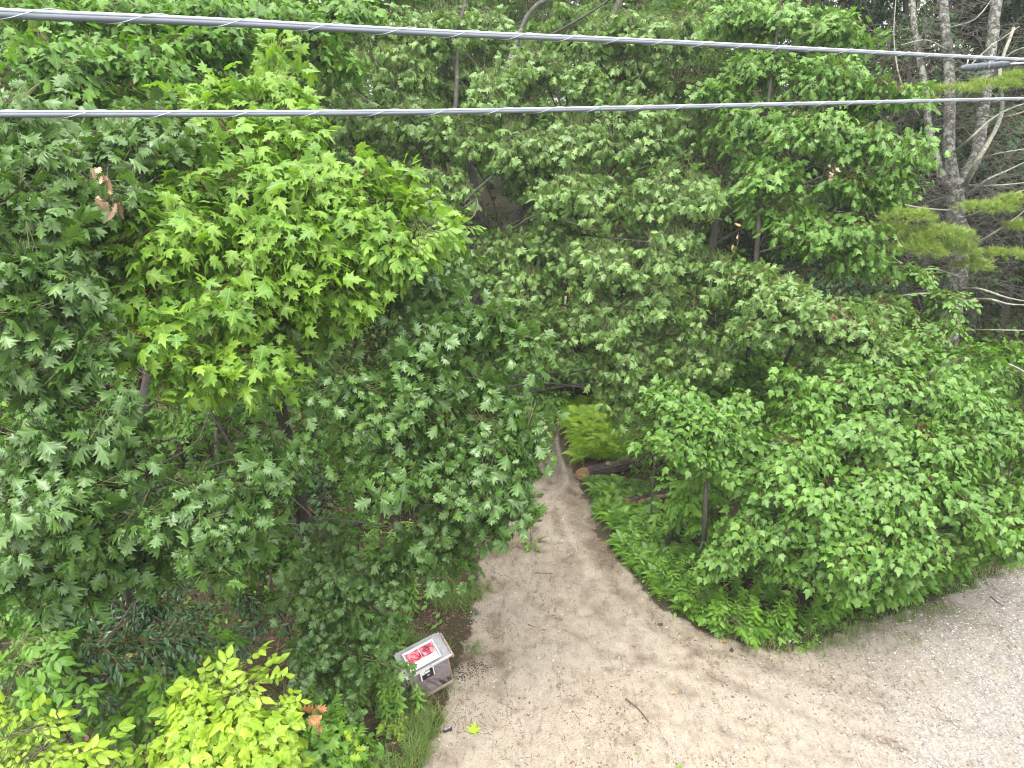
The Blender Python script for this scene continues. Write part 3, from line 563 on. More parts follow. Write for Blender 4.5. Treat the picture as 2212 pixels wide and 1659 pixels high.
# centre oak
D = 13.2
ctr = [P(1010,900,13.6), P(1040,620,D), P(1062,545,D), P(1110,480,D), P(1160,400,D), P(1195,320,D), P(1230,240,D), P(1290,120,D), P(1345,-20,D), P(1380,-140,D)]
cb = ground(ctr[0][0] - .2, ctr[0][1] + .3)
coak = tree('oak_tree', 'large grey-green oak behind the track, drooping leaves, dark leaning trunk', 'tree', cb,
     [(700,150,12,80,70),(760,260,12,90,80),(820,140,12.5,100,70),(880,60,13,100,60),(900,250,12,100,60),(950,400,11.8,90,60),(860,340,12.5,90,60),(1000,170,13.3,90,60),(1080,60,13.5,90,50),
      (1150,250,12.4,90,50),(1120,370,12,100,50),(1260,300,12,110,60),(1380,60,13,110,50),(1400,150,12.6,100,50),(1450,270,12,110,60),(1300,430,11.6,120,60),(1180,520,11.6,110,55),(1480,400,11.2,120,60),
      (1320,560,11.2,120,60),(1460,530,11,120,60),(1150,630,11.6,110,60),(1280,680,11.2,120,55),(1430,650,11,110,60),(1560,600,11,90,60),(1080,520,12.2,60,50),(1380,770,11,100,50),(1500,740,11,80,50),(1330,850,11.2,60,35),(1030,580,12,70,60),(1150,130,12.2,90,50),(1260,180,12,80,50),(1330,60,12.4,90,50),(1060,180,12,80,60),(1210,40,12.6,90,50),(1100,300,11.8,80,45),(1340,240,11.8,80,45),(980,290,11.8,80,60),(1240,400,11.4,90,40),(960,60,12.6,80,50),(1500,60,12.6,80,50),(1200,740,12,70,35),(1480,820,11.2,70,50)],
     'oak', 'oak_s', 'coak', 0.136, trunk=[cb] + ctr[1:], tr=.14, bark=BARK_O, limb_r=.28, dens=1.55, L=.65, droop=.95, twig=TWIG_Y)
def limb(root, pts, r0, r1, mat, name='branch', n=7, seed=0, sub=6):
    b = np.array(root.location); q = catmull(pts, sub); o = link(name, MB().tube(q - b, np.linspace(r0, r1, len(q)), n, rough=.2, seed=seed).mesh(name, mat, True), root); return o
limb(coak, [P(1060,560,D), P(1015,340,D-.3), P(1035,280,D-.5), P(1070,205,D-.6), P(1110,110,D-.5), P(1150,20,D-.4), P(1240,-30,D-.2)], .075, .03, BARK_O)
limb(coak, [P(1015,340,D-.3), P(978,310,D-.5), P(975,270,D-.6), P(985,220,D-.6), P(990,80,D-.5), P(1010,-20,D-.5)], .06, .03, BARK_O)
limb(coak, [P(1180,400,D-.8), P(1260,385,D-1), P(1330,350,D-1.2), P(1400,310,D-1.6), P(1430,300,D-1.7)], .028, .01, BARK_G)
limb(coak, [P(1190,350,D-1), P(1100,360,D-1.2), P(1040,400,D-1.6), P(1000,440,D-1.8)], .025, .012, BARK)
(0) and limb(coak, [P(1300,500,D-1.8), P(1360,490,D-2), P(1420,470,D-2.2), P(1470,455,D-2.3)], .05, .02, BARK_G)
limb(coak, [P(1100,500,D-1), P(1160,465,D-1.8), P(1230,480,D-1.9), P(1290,500,D-2)], .02, .008, BARK_G)
limb(coak, [P(1110,110,D-.5), P(1190,75,D-.7), P(1270,30,D-.8), P(1330,-10,D-.8)], .035, .015, BARK)
limb(coak, [P(1000,450,D-2), P(1030,430,D-2.2), P(1020,470,D-2.5), P(960,500,D-2.6)], .012, .008, BARK_G)
# right-hand trees
tree('maple_tree', 'fresh green tree with thin dark stems at upper right, before the grey pines', 'tree', ground(4.4, 12.2),
     [(1600,40,11.5,90,50),(1720,40,11.2,100,60),(1830,60,10.8,80,55),(1650,140,11.2,90,55),(1790,160,10.8,100,60),(1890,200,10.5,70,50),(1960,195,10.4,50,22),(1640,260,11.2,90,55),(1760,280,10.7,110,60),(1900,300,10.4,80,45),(1980,310,10.3,45,25),
      (1700,380,10.8,100,55),(1840,400,10.5,90,50),(1930,370,10.4,45,30),(1620,360,11.3,70,60),(1780,500,10.8,90,50),(1680,480,11,90,60),(1870,490,10.6,60,40),(1850,560,10.9,70,50),(1560,200,11.6,70,60)],
     'maple', 'oak_s', 'red', 0.129, tr=.045, dens=2.3, L=.6, droop=.5, trunk=[ground(4.4,12.2), P(1630,600,11.2), P(1645,400,11.1), P(1660,220,11), P(1680,60,11), P(1690,-60,11)], limb_r=.4)
tree('oak_tree', 'blue-green oak reaching over the right thicket below the fresh green tree', 'tree', ground(4.2, 12.0),
     [(1640,600,10.6,70,35),(1720,640,10.4,90,45),(1800,680,10.3,90,45),(1680,700,10.6,80,50),(1870,740,10.3,60,40),(1790,760,10.5,80,40),(1900,660,10.9,60,40)],
     'oak', 'oak_s', 'coak', 0.125, tr=.07, dens=3, L=.5, droop=.5)
tree('cherry_tree', 'small-leaved green tree below the pine at the right, before the dark gap', 'tree', ground(6.7, 12.4),
     [(1960,600,11.6,60,45),(2030,650,11.3,60,45),(2050,720,11.2,60,40),(1960,690,11.5,70,50),(1940,760,11.2,90,50),(2090,760,11.2,50,28)],
     'lance', 'ovate', 'red', 0.086, tr=.05, dens=4.5, L=.5, droop=.45)
tree('red_maple_tree', 'slim red maple with a bare thin trunk right of the ferns', 'tree', G(1518,1245),
     [(1425,868,9.6,50,24),(1470,860,9.7,70,40),(1550,900,9.5,80,45),(1470,950,9.5,70,40),(1590,960,9.4,90,45),(1700,960,9.3,80,35),(1530,1000,9.5,60,40)],
     'red', 'red', 'red', 0.094, trunk=[G(1518,1245), P(1522,1130,9.75), P(1527,1000,9.6), P(1530,930,9.6), P(1535,860,9.7)], tr=.042, dens=3.9, L=.42, droop=.5, limb_r=.4)
tree('red_maple_tree', 'broad bushy red maple spreading over the edge of the lay-by', 'tree', G(1800,1290),
     [(1700,815,9.9,25,40),(1600,870,9.6,30,40),(1950,735,10.4,30,40),(2110,765,10.3,30,35),(1840,790,10,25,35),(1960,770,10.4,80,40),(2060,800,10.2,60,40),(1880,790,10.3,70,35),(1700,1000,9.3,70,40),(2040,1010,9.3,70,40),(1920,1110,9.0,80,45),(1770,1110,9.1,80,45),(1720,880,9.8,70,45),(1810,850,9.9,80,45),(1900,830,9.9,90,45),(1990,830,9.9,70,45),(2060,870,9.9,80,50),(1750,960,9.5,90,50),(1860,930,9.5,100,60),(1980,940,9.5,90,60),(2080,960,9.6,70,50),(1660,1050,9.4,80,50),(1780,1060,9.2,100,55),(1900,1050,9.1,100,60),(2010,1060,9.2,90,55),
      (1620,1130,9.5,60,55),(1700,1150,9.3,90,50),(1840,1160,9.0,100,55),(1960,1170,9.0,90,45),(2060,1140,9.2,60,45),(1650,1190,9.5,80,45),(1720,1240,9.4,60,35),(1830,1230,9.2,80,35),(1570,1190,9.7,50,60),(1930,1215,9.3,80,28),(2020,1220,9.4,50,30)],
     'red', 'red', 'red', 0.10, tr=.055, dens=3.9, L=.42, droop=.5)
tree('red_maple_tree', 'red maple at the right edge above the gravel, yellowish tips', 'tree', G(2190,1215),
     [(2140,880,10.4,60,40),(2190,940,10.2,50,50),(2140,1050,9.8,50,40),(2190,1070,9.6,60,40),(2180,1140,9.4,60,35),(2120,1120,9.4,40,30),(2250,1000,10,50,60),(2270,1130,9.5,50,40),(2150,1185,9.9,50,30),(2210,1170,9.9,50,30)],
     'red', 'red', 'red', 0.10, tr=.05, dens=4.2, L=.42, droop=.5)
tree('hickory_sapling', 'shaded hickory sapling between the logs and the slim red maple', 'tree', G(1440,1190),
     [(1490,1040,11.4,45,30),(1460,1085,11.4,40,20),(1500,1050,10.6,40,60),(1540,1120,10.6,30,60)], 'ovate', 'ovate', 'hick', 0.101, twig=TWIG_Y, tr=.022, dens=4, L=.4, droop=.5)
tree('oak_sapling', 'dense dark understory filling the thicket behind the slim red maple', 'tree', ground(3.4, 12.8),
     [(1560,830,12.4,90,60),(1650,860,12,110,60),(1760,800,12,100,60),(1870,830,12,90,60),(1600,1040,11,60,50),(1700,780,12.4,90,50),(1980,780,12,100,60)], 'maple', 'maple_s', 'maple', 0.109, tr=.04, dens=2.6, L=.5, droop=.5)
print('near leaves', COUNT)

# ------------------------------------------------------------------ grey pines, upper right
PD = 15.0
pb = G(2085, 760); pb = ground(P(2075, 700, PD)[0], P(2075, 700, PD)[1])
pine = empty('pine_tree', pb, 'old grey pine splitting into three lichen-covered stems at upper right', 'tree')
J = P(2064, 412, PD)
limb(pine, [pb, P(2072, 560, PD), P(2066, 470, PD), J], .20, .17, BARK_L, 'trunk', 12)
limb(pine, [J, P(2050,330,PD-.1), P(2052,230,PD-.1), P(2048,120,PD), P(2036,0,PD), P(2030,-120,PD)], .125, .09, BARK_L, 'trunk', 12, 1)
limb(pine, [J, P(2040,395,PD), P(2020,330,PD), P(2005,270,PD+.1), P(2000,200,PD+.1), P(1975,60,PD+.3), P(1970,-60,PD+.3)], .10, .055, BARK_L, 'trunk', 10, 2)
limb(pine, [J, P(2085,380,PD+.1), P(2110,335,PD+.2), P(2120,270,PD+.3), P(2128,190,PD+.3), P(2142,90,PD+.4), P(2160,-60,PD+.5)], .14, .11, BARK_L, 'trunk', 12, 3)
limb(pine, [P(2085,400,PD-.3), P(2110,350,PD-1), P(2150,280,PD-1), P(2165,230,PD-1), P(2160,150,PD-1), P(2190,60,PD-1)], .05, .03, BARK_P, 'branch', 8, 4)
pr = np.random.default_rng(5)
dead = [[(2060,330),(2090,300),(2140,260),(2190,230),(2240,215)], [(2085,425),(2130,395),(2180,370),(2240,340)], [(2110,345),(2160,330),(2240,322)], [(2060,455),(2000,450),(1945,440),(1915,430)],
        [(2080,470),(2130,450),(2200,420),(2250,410)], [(2050,200),(2090,150),(2130,110),(2200,60)], [(2120,250),(2170,245),(2250,225)], [(2090,400),(2140,402),(2212,395),(2250,390)],
        [(1985,250),(1950,180),(1935,90),(1940,-20)], [(2048,110),(2000,90),(1950,95)], [(2075,540),(2120,520),(2180,480),(2240,440)], [(2080,610),(2130,575),(2160,560)], [(2052,60),(2100,40),(2150,-10)], [(2130,180),(2180,120),(2230,100)],
        [(2075,640),(2000,628),(1930,640)], [(2075,600),(2020,580),(1970,590),(1930,600)], [(2078,650),(2130,645),(2180,655),(2240,660)], [(2078,625),(2120,630),(2170,640),(2240,650)], [(2080,712),(2140,708),(2240,715)], [(2100,740),(2150,770),(2200,800),(2240,820)]]
for k, pl in enumerate(dead):
    dd = PD - .4 - .8 * pr.random() - (1.2 if k > 13 else 0); r = .035 if k in (0, 1, 16, 17, 19, 10) else .02
    pts = [P(x + pr.normal() * 3, y + pr.normal() * 3, dd - i * .15) for i, (x, y) in enumerate(pl)]; pts[0] = P(pl[0][0], pl[0][1], PD - .05)
    o = limb(pine, pts, r, .008, BARK_P, 'branch', 6, k)
def drybrush(root, centers, n, L, mat, seed):
    """fine dead twigs, joined"""
    r = np.random.default_rng(seed); P0, P1 = [], []
    for (c, rad) in centers:
        for _ in range(n):
            p = c + r.normal(size=3) * rad * .5; d = unit(np.array([r.normal(), r.normal() * .5, r.normal() * .35 + .05])); l = L * (.4 + r.random())
            q = p + d * l; P0.append(p); P1.append(q)
            for _ in range(3):
                t = .3 + .7 * r.random(); e = unit(d + r.normal(size=3) * .6); P0.append(p + d * l * t); P1.append(p + d * l * t + e * l * .4)
    b = np.array(root.location); link('twigs', twigs('twigs', P0, P1, np.full(len(P0), .006), np.full(len(P0), .003), mat, b), root, 'stuff')
drybrush(pine, [(P(x, y, PD - .5), np.array([1.0, .7, .6])) for x, y in [(1990,100),(2110,200),(2180,300),(2160,400),(2090,40),(2190,120),(1960,220),(2180,500),(1960,400),(2010,600),(2150,560),(2120,460),(2170,440),(2000,580)]], 45, .9, BARK_G, 6)
def needle_tufts(root, blobs, n_per, mat, seed, size=.11, K=22):
    r = np.random.default_rng(seed); P0, D = [], []
    for (c, rad) in blobs:
        n = int(n_per * rad[0] * rad[2] * 4); u = unit(r.normal(size=(n, 3))); u[:, 2] = np.abs(u[:, 2]) * .9 - .2; p = c + u * rad * (.55 + .5 * r.random((n, 1))); P0.append(p); D.append(u)
    p = np.concatenate(P0); a = np.concatenate(D); a = unit(a * np.array([1, 1, .4]) + np.array([0, 0, .45]) + .3 * r.normal(size=a.shape)); n = len(p)
    d = unit(a[:, None] * .75 + r.normal(size=(n, K, 3)) * .55); base = p[:, None] + a[:, None] * (r.random((n, K)) * .07 - .03)[..., None]
    L = size * (.7 + .5 * r.random((n, K)))[..., None]; w = unit(np.cross(d, Z + r.normal(size=d.shape) * .3)) * .0040
    V = np.stack([base - w, base + w, base + d * L - Z * .2 * L * L], 2).reshape(-1, 3); Fc = np.arange(len(V)).reshape(-1, 3)
    t = np.repeat(np.clip(.6 * r.random(n)[:, None] + .4 * r.random((n, K)), 0, 1) * .95, 3); t = np.where(np.repeat(r.random((n, K)).ravel() < .05, 3), .999, t.ravel())
    co = np.stack([np.full(len(V), .2), np.full(len(V), .5), t], 1); b = np.array(root.location)
    link('needles', np_mesh('needles', V - b, Fc, mat, co, False), root, 'stuff')
nb = [(1960,470,13.2,60,25),(2030,510,13.1,70,35),(1990,540,13,60,30),(2070,540,13.1,40,30),(1920,500,13.3,50,25),(2130,450,13.5,60,18),(2190,435,13.5,40,18),(2170,550,13.4,50,14),(2150,185,13.6,70,16),(2060,195,13.6,60,12),(2200,170,13.6,40,20),(2200,490,13.5,30,15),(2100,575,13.2,40,20),(1980,215,13.6,50,10)]
needle_tufts(pine, [PB(*b) for b in nb], 460, LM['needle'], 3)
# other dark trunks at the right
for k, (px, py, d, r, tilt, lab) in enumerate([(1975, 420, 17.5, .10, -12, 'slim dark dead pine just left of the three-stemmed grey pine'), (2180, 600, 18.5, .14, 15, 'dark pine trunk at the right edge behind the dead lichen branches')]):
    b0 = ground(P(px, 620, d)[0], P(px, 620, d)[1]); t = empty('pine_tree', b0, lab, 'tree')
    limb(t, [b0, P(px, py, d), P(px + tilt, 200, d), P(px + tilt * 1.5, 40, d), P(px + 2 * tilt, -120, d)], r, r * .5, BARK, 'trunk', 9, k)
    for j in range(14):
        y = 60 + j * 38; s = 1 if j % 2 else -1; a = P(px + tilt * .6, y, d); limb(t, [a, a + np.array([s * .7, -.2, .05]), a + np.array([s * 1.3, -.4, -.15 + .3 * pr.random()])], .02, .005, BARK_G, 'branch', 5, j)
    needle_tufts(t, [PB(px + sx, sy, d, 60, 22) for sx, sy in [(-40, -40), (50, 30), (-30, 330), (60, 560)]], 90, LM['needle'], 9 + k, .13, 16)

# ------------------------------------------------------------------ trees deeper in the wood
def wood_tree(x, y, h, w, seed, label, group, matk='deep', size=.17, dens=.5, n=12, bark=BARK, tr=.14, low=.10):
    r = np.random.default_rng(seed); b = ground(x, y); bl = []
    for i in range(n):
        t = low + (1 - low) * (i + .5) / n; a = r.random() * 6.28; ww = w * (1.15 - .6 * t) * (.3 + .5 * r.random())
        bl.append((b + np.array([math.cos(a) * ww, math.sin(a) * ww, t * h]), np.array([w * .6, w * .6, h * .08 + .3])))
    return tree('woodland_tree', label, 'tree', b, bl, 'star', 'star', matk, size, tr=tr, group=group, bark=bark, dens=dens, L=.9, droop=.4, nleaf=0, twr=.008, limb_r=.4)
GL = 'leafy woodland tree deep in the wood'; GG = 'trees deeper in the wood'
sp = [(-12,14,11),(-9.5,16,12),(-7,13.5,10.5),(-5.2,17,12),(-3.4,19.5,11),(-8,21,13),(-13,20,13),(-1.6,22.5,10.5),(.6,25,11.0),(3.0,21.5,11),(5.2,18.5,10.5),(2.2,29,12),(-4,27,12.5),(-10,27,14),(6.5,24,12),(9,20,13),(11.5,25,14),(14.5,19,13),(5,33,14.5),(-1,34,13.0),(-7,35,15),(10,33,15),(17,28,15),(-16,30,15),(13.5,21.5,14),(10.5,19,14),(12.3,18.2,13.5),(15,23,15),(8.2,22.5,13)]
for k, (x, y, h) in enumerate(sp): wood_tree(x, y, h, 2.6, 100 + k, GL + (', beyond the bright maple at the left' if x < -4.5 else ', beyond the centre oak' if x < 4.5 else ', behind the pines at the right'), GG, 'shade' if x > 7 else 'deep' if k % 3 else 'maple', tr=.13 + .04 * (k % 3))  # trees behind the pines use the leaf with shade in its colour
# far-off wood, one mass
def far_wood():
    r = np.random.default_rng(77); n = 9000; a = r.uniform(-1.2, 1.2, n); rad = r.uniform(36, 60, n); x = np.sin(a) * rad; y = np.cos(a) * rad
    g = Hgt(x, y); top = 13 + 5 * vnoise(x * .16, y * .16, 3) - 4.0 * np.exp(-((x + 1.5) / 7) ** 2); z = g + top * r.random(n) ** .8
    d = unit(r.normal(size=(n, 3)) * np.array([1, 1, .25])); o = instanced('distant_wood', None, np.zeros(3), spray_collection('star', 'star', 'deep', .17, .9, .4, TWIG, .008), np.stack([x, y, z], 1), d, r.uniform(1.6, 2.6, n))
    o['label'] = 'far-off green wood closing the view behind all the trees'
far_wood()
# low thicket behind the ferns and at the end of the track
for k, (px, py, d, rx, ry, lab) in enumerate([(1230,790,17.5,150,50,'dark low shrub across the end of the track, beneath the centre oak'), (1060,830,16.5,70,50,'dark shrub on the bank left of where the track ends'), (1480,880,15,110,50,'shrub behind the ferns on the right of the track'),
        (900,1010,12.5,120,60,'shaded shrub behind the leaning oak'), (2120,820,14,110,60,'shrub under the dead lichen branches at the right'), (1180,700,18.5,160,60,'tall dim shrub beyond the end of the track'), (2190,760,14.5,60,30,'yellow-green bush at the right edge below the dead branches')]):
    c = P(px, py, d); b = ground(c[0], c[1]); c[2] = max(c[2], b[2] + .5); r_ = np.array([rx, rx * .6, ry]) * d / F
    tree('shrub', lab, 'shrub', b, [(c + np.array([s * r_[0] * .5, 0, 0]), r_ * .7) for s in (-1, 0, 1)], 'maple', 'star', 'hick' if k == 6 else 'deep', .15, tr=.03, dens=2.4, L=.5, droop=.5, nleaf=0)

# undergrowth across the floor of the wood
def undergrowth(n, xr, yr, matk, h, seed, cond, label, L=.7, size=.12):
    r = np.random.default_rng(seed); x = r.uniform(*xr, n); y = r.uniform(*yr, n); s = sdf(x, y); ok = (s < -.5) & cond(x, y, s); x, y = x[ok], y[ok]; z = Hgt(x, y) + .1 + h * r.random(len(x)) * (.4 + fbm(x * .5, y * .5, seed)); a = r.random(len(x)) * 6.28
    o = instanced('undergrowth', None, np.zeros(3), spray_collection('star', 'star', matk, size, L, .4, TWIG, .005), np.stack([x, y, z], 1), np.stack([np.cos(a), np.sin(a), .2 * r.normal(size=len(x))], 1), r.uniform(.7, 1.3, len(x))); o['label'] = label
undergrowth(9000, (-13, 14), (11.5, 24), 'deep', 1.6, 31, lambda x, y, s: (np.abs(x - path_cx(y)) > 1.4) | (y > 17.8), 'low green undergrowth between the trunks of the wood')
undergrowth(2600, (-9, -2.6), (6.5, 12), 'shade', .7, 32, lambda x, y, s: ((x < -4.6) | (y > 9.5)) & (fbm(x, y, 12) > .42), 'dim low undergrowth in the hollow at the left')  # hollow darkened through the leaf colour
# ------------------------------------------------------------------ bare dead branches in the left gap, thin trunks
db = G(640, 1240); dt = empty('dead_branch', db, 'bare grey dead branch fanning out in the gap below the leaning oak', 'branch')
for k, pl in enumerate([[(590,1040),(620,1090),(660,1178)],[(450,900),(420,960),(330,1010)],[(620,960),(600,1000),(575,1050)],[(700,1120),(780,1128),(850,1140),(895,1155)],[(560,1130),(620,1130),(700,1150),(760,1200)],[(600,1050),(680,1120),(740,1190)],[(470,880),(540,900),(580,960)],[(500,900),(470,960),(440,1000)],[(590,1060),(575,1120),(565,1180)]]):
    dd = 7.9 + .1 * k; limb(dt, [P(x, y, dd - i * .1) for i, (x, y) in enumerate(pl)], .011 if k not in (0, 3) else .014, .004, BARK_G, 'branch', 6, k)
limb(dt, [db - Z * .1, P(600,1140,8.6), P(520,1000,8.4), P(450,880,8.2)], .035, .014, BARK_G, 'branch', 7, 40)
for k, (pts, r, lab) in enumerate([([(572,1335),(590,1200),(600,1080),(620,940)], .022, 'crooked thin bare sapling stem in the left hollow'), ([(540,1340),(545,1210),(560,1080),(555,960)], .016, 'straight thin dark stem in the left hollow'), ([(460,1290),(455,1200),(470,1080),(465,900)], .05, 'dark mossy trunk half hidden in the left hollow'),
        ([(1222,800),(1222,760),(1218,700),(1222,640)], .05, 'pale birch trunk standing beyond the end of the track'), ([(1405,1150),(1408,1090),(1412,1020),(1415,940)], .022, 'thin dark stem between the two logs'), ([(1437,1200),(1440,1140),(1445,1040)], .018, 'thin dark stem in the weeds right of the second log'), ([(1590,880),(1600,800),(1620,700),(1640,620)], .03, 'thin brown stem in the gap of the right thicket')]):
    b0 = G(*pts[0]); dep = (b0 - CAMP) @ FWD; t = empty('thin_tree' , b0, lab, 'tree'); q = [b0] + [P(x, y, dep - .1 * (i + 1)) for i, (x, y) in enumerate(pts[1:])]
    limb(t, q, r, r * .6, BARK_P if k == 3 else BARK_G if k == 0 else BARK, 'trunk', 8, k)
    for j in range(4):
        i = 1 + j % (len(q) - 1); a = q[i]; s = 1 if j % 2 else -1; limb(t, [a, a + np.array([s * .3, .05, .2]), a + np.array([s * .55, -.05, .3])], .008, .003, BARK, 'branch', 5, j)

# ------------------------------------------------------------------ logs
def log_mat():
    m, n, b, o = new_mat('log_bark'); pos = coords(n); mp = N(n, 'ShaderNodeMapping'); mp.inputs['Scale'].default_value = (.25, 1, 1); n.links.new(pos, mp.inputs[0])
    a = noise(n, mp.outputs[0], 26, 6, .7, .8); c = ramp(n, a, [(.35, (.020,.014,.011)), (.55, (.085,.062,.052)), (.75, (.20,.16,.14))])
    n.links.new(c, b.inputs['Base Color']); b.inputs['Roughness'].default_value = .9; bump(n, a, b, 1, .05); return m
def cut_mat():
    m, n, b, o = new_mat('cut_wood'); pos = coords(n); w = N(n, 'ShaderNodeTexWave', wave_type='RINGS', rings_direction='X'); w.inputs['Scale'].default_value = 14; w.inputs['Distortion'].default_value = 2; n.links.new(pos, w.inputs['Vector'])
    c = ramp(n, w.outputs['Fac'], [(0, (.17,.10,.06)), (1, (.34,.23,.14))]); c = mix(n, math_(n, 'MULTIPLY', noise(n, pos, 12), .5), c, (.35,.12,.05)); n.links.new(c, b.inputs['Base Color']); b.inputs['Roughness'].default_value = .7; return m
LOGM, CUTM = log_mat(), cut_mat()
def log(p0, p1, r, label, cut=True, seed=0):
    p0, p1 = np.array(p0), np.array(p1); d = p1 - p0; L = np.linalg.norm(d); ry = math.atan2(-d[2], math.hypot(d[0], d[1])); rz = math.atan2(d[1], d[0])
    root = empty('log', p0, label, 'log', rot=(0, ry, rz)); rr = np.random.default_rng(seed); V = []; Fc = []; n = 28; xs = np.linspace(0, L, 30)
    prof = 1 + .05 * rr.normal(size=n)
    for i, x in enumerate(xs):
        for k in range(n):
            an = 2*math.pi*k/n; q = r * prof[k] * (1 + .05 * math.sin(x * 3 + k * 1.7) + .035 * rr.normal()); xx = x + ((-.13 * math.cos(an) + .05 * math.sin(an)) * (i == 0)); V.append((xx, q * math.cos(an), q * math.sin(an)))
    for i in range(29):
        for k in range(n): k2 = (k+1) % n; Fc.append((i*n+k, (i+1)*n+k, (i+1)*n+k2, i*n+k2))
    link('bark', MB().add(V, Fc + [tuple(29*n + k for k in range(n))]).mesh('bark', LOGM), root)
    E = [(-.004, 0, 0)] + [(V[k][0] - .002, V[k][1] * .93, V[k][2] * .93) for k in range(n)] + [(V[k][0], V[k][1] * 1.0, V[k][2] * 1.0) for k in range(n)]
    f = [(0, 1 + (k+1) % n, 1 + k) for k in range(n)] + [(1+k, 1+(k+1) % n, 1+n+(k+1) % n, 1+n+k) for k in range(n)]
    link('cut_end', MB().add(E, f).mesh('cut_end', CUTM), root)
    return root, r
def scar(root, r, x, w, a0, a1, name='bark_scar'):
    V = []; Fc = []; n = 8
    for i in range(5):
        for k in range(n):
            an = a0 + (a1 - a0) * k / (n-1); ww = math.sin(math.pi * i / 4) * .012; V.append((x + (i/4 - .5) * w * (1 - .4 * abs(k/(n-1) - .5)), (r*1.07 + ww) * math.cos(an), (r*1.07 + ww) * math.sin(an)))
    for i in range(4):
        for k in range(n-1): Fc.append((i*n+k, i*n+k+1, (i+1)*n+k+1, (i+1)*n+k))
    link(name, MB().add(V, Fc).mesh(name, CUTM, True), root)
a = G(1262, 1036) ; b_ = G(1425, 1000)
l1, r1 = log(a + Z * .12, b_ + Z * .14, .135, 'larger dark-barked log with a fresh orange cut end beside the track'); scar(l1, r1, .50, .08, 1.3, 2.1); scar(l1, r1, .30, .14, 3.3, 3.9, 'bark_scar')
a = G(1355, 1098); b_ = G(1478, 1066)
l2, r2 = log(a + Z * .09, b_ + Z * .11, .11, 'smaller weathered log half buried in the weeds, nearer the camera', seed=4); scar(l2, r2, .45, .7, 2.4, 3.0)

# ------------------------------------------------------------------ ferns, weeds, grass
def frond_mesh(matk, t):
    V, Fc, C = [], [], []; n = 13; prev = None
    for i in range(n):
        s = (i + .5) / n; y = s; z = .55 * math.sin(s * 2.2) - .35 * s * s; L = .24 * math.sin(math.pi * min(1, s * .86 + .14)) ** .8 + .015
        for sg in (1, -1):
            k = len(V); V += [(0, y - .028, z), (0, y + .028, z), (sg * L * .55, y + .055, z - .03 * L), (sg * L, y + .06 + .1 * L, z - .25 * L), (sg * L * .5, y - .018, z - .03)]
            C += [(.05 + .2*j, .3, t) for j in (0, 0, 1, 2, 1)]; Fc += [(k, k+4, k+2), (k, k+2, k+1), (k+4, k+3, k+2)] if sg > 0 else [(k, k+2, k+4), (k, k+1, k+2), (k+4, k+2, k+3)]
    return np.array(V), np.array(Fc), np.array(C)
FR, FRG = [], []
for t in (.15, .4, .65, .92):
    v, f, c = frond_mesh('fern', t); FR.append((v, f, c, np_mesh('frond', v, f, LM['fern'], c))); FRG.append((v, f, c, np_mesh('frond', v, f, LM['weed'], c)))
def fern_plant(p, size, k, thing=True, label=None, group=None, acc=None, FR=FR):
    r = np.random.default_rng(k); n = 7 + k % 4
    if thing: root = empty('fern', p, label, 'fern', group)
    for j in range(n):
        a = 6.283 * (j + .5 * r.random()) / n; s = size * (.75 + .5 * r.random()); M = Matrix.Rotation(a, 4, 'Z') @ Matrix.Rotation(r.normal() * .2 + .1, 4, 'X') @ Matrix.Scale(s, 4)
        q = FR[int(r.integers(4))]
        if thing: o = link('frond', q[3], root); o.matrix_local = M
        else: M = Matrix.Translation(Vector(p)) @ M; A = np.array(M); acc.append((q[0] @ A[:3, :3].T + A[:3, 3], q[1], q[2]))
def join_np(name, acc, mat, label):
    off = 0; V, Fs, C = [], [], []
    for v, f, c in acc: V.append(v); Fs.append(f + off); C.append(c); off += len(v)
    o = link(name, np_mesh(name, np.concatenate(V), np.concatenate(Fs), mat, np.concatenate(C)), None, 'stuff'); o['label'] = label; return o
fr = np.random.default_rng(8); acc = []; big = []
fern_areas = [((1235,1330),(895,960),110),((1250,1420),(925,992),190),((1262,1330),(1040,1110),26),((1300,1420),(1052,1150),70),((1300,1440),(1120,1230),60),((1370,1520),(1210,1300),40),((1190,1320),(870,900),20),((1460,1540),(1260,1350),14)]
kk = 0
for (xa, xb), (ya, yb), n in fern_areas:
    for _ in range(n):
        px = fr.uniform(xa, xb); py = fr.uniform(ya, yb); p = G(px, py)
        if sdf(p[0], p[1]) > -.1: continue
        kk += 1; big.append((p, fr.uniform(.26, .42) if py < 1000 else fr.uniform(.18, .30), kk, py))
acc2 = []
for i, (p, s, k, py) in enumerate(big):
    if i % 5 == 0: fern_plant(p, s * 1.1, k, True, 'bright lime fern growing in the fern bed right of the track' if py < 1110 else 'green fern among the weeds below the logs', 'ferns beside the track above the logs' if py < 1110 else 'ferns below the logs', FR=FR if py < 1036 else FRG)
    else: fern_plant(p, s, k, False, acc=acc if py < 1036 else acc2)
join_np('fern_bed', acc, LM['fern'], 'dense lime green ferns covering the ground right of the track')
join_np('low_ferns', acc2, LM['weed'], 'mid-green ferns and leaves on the ground below the logs')
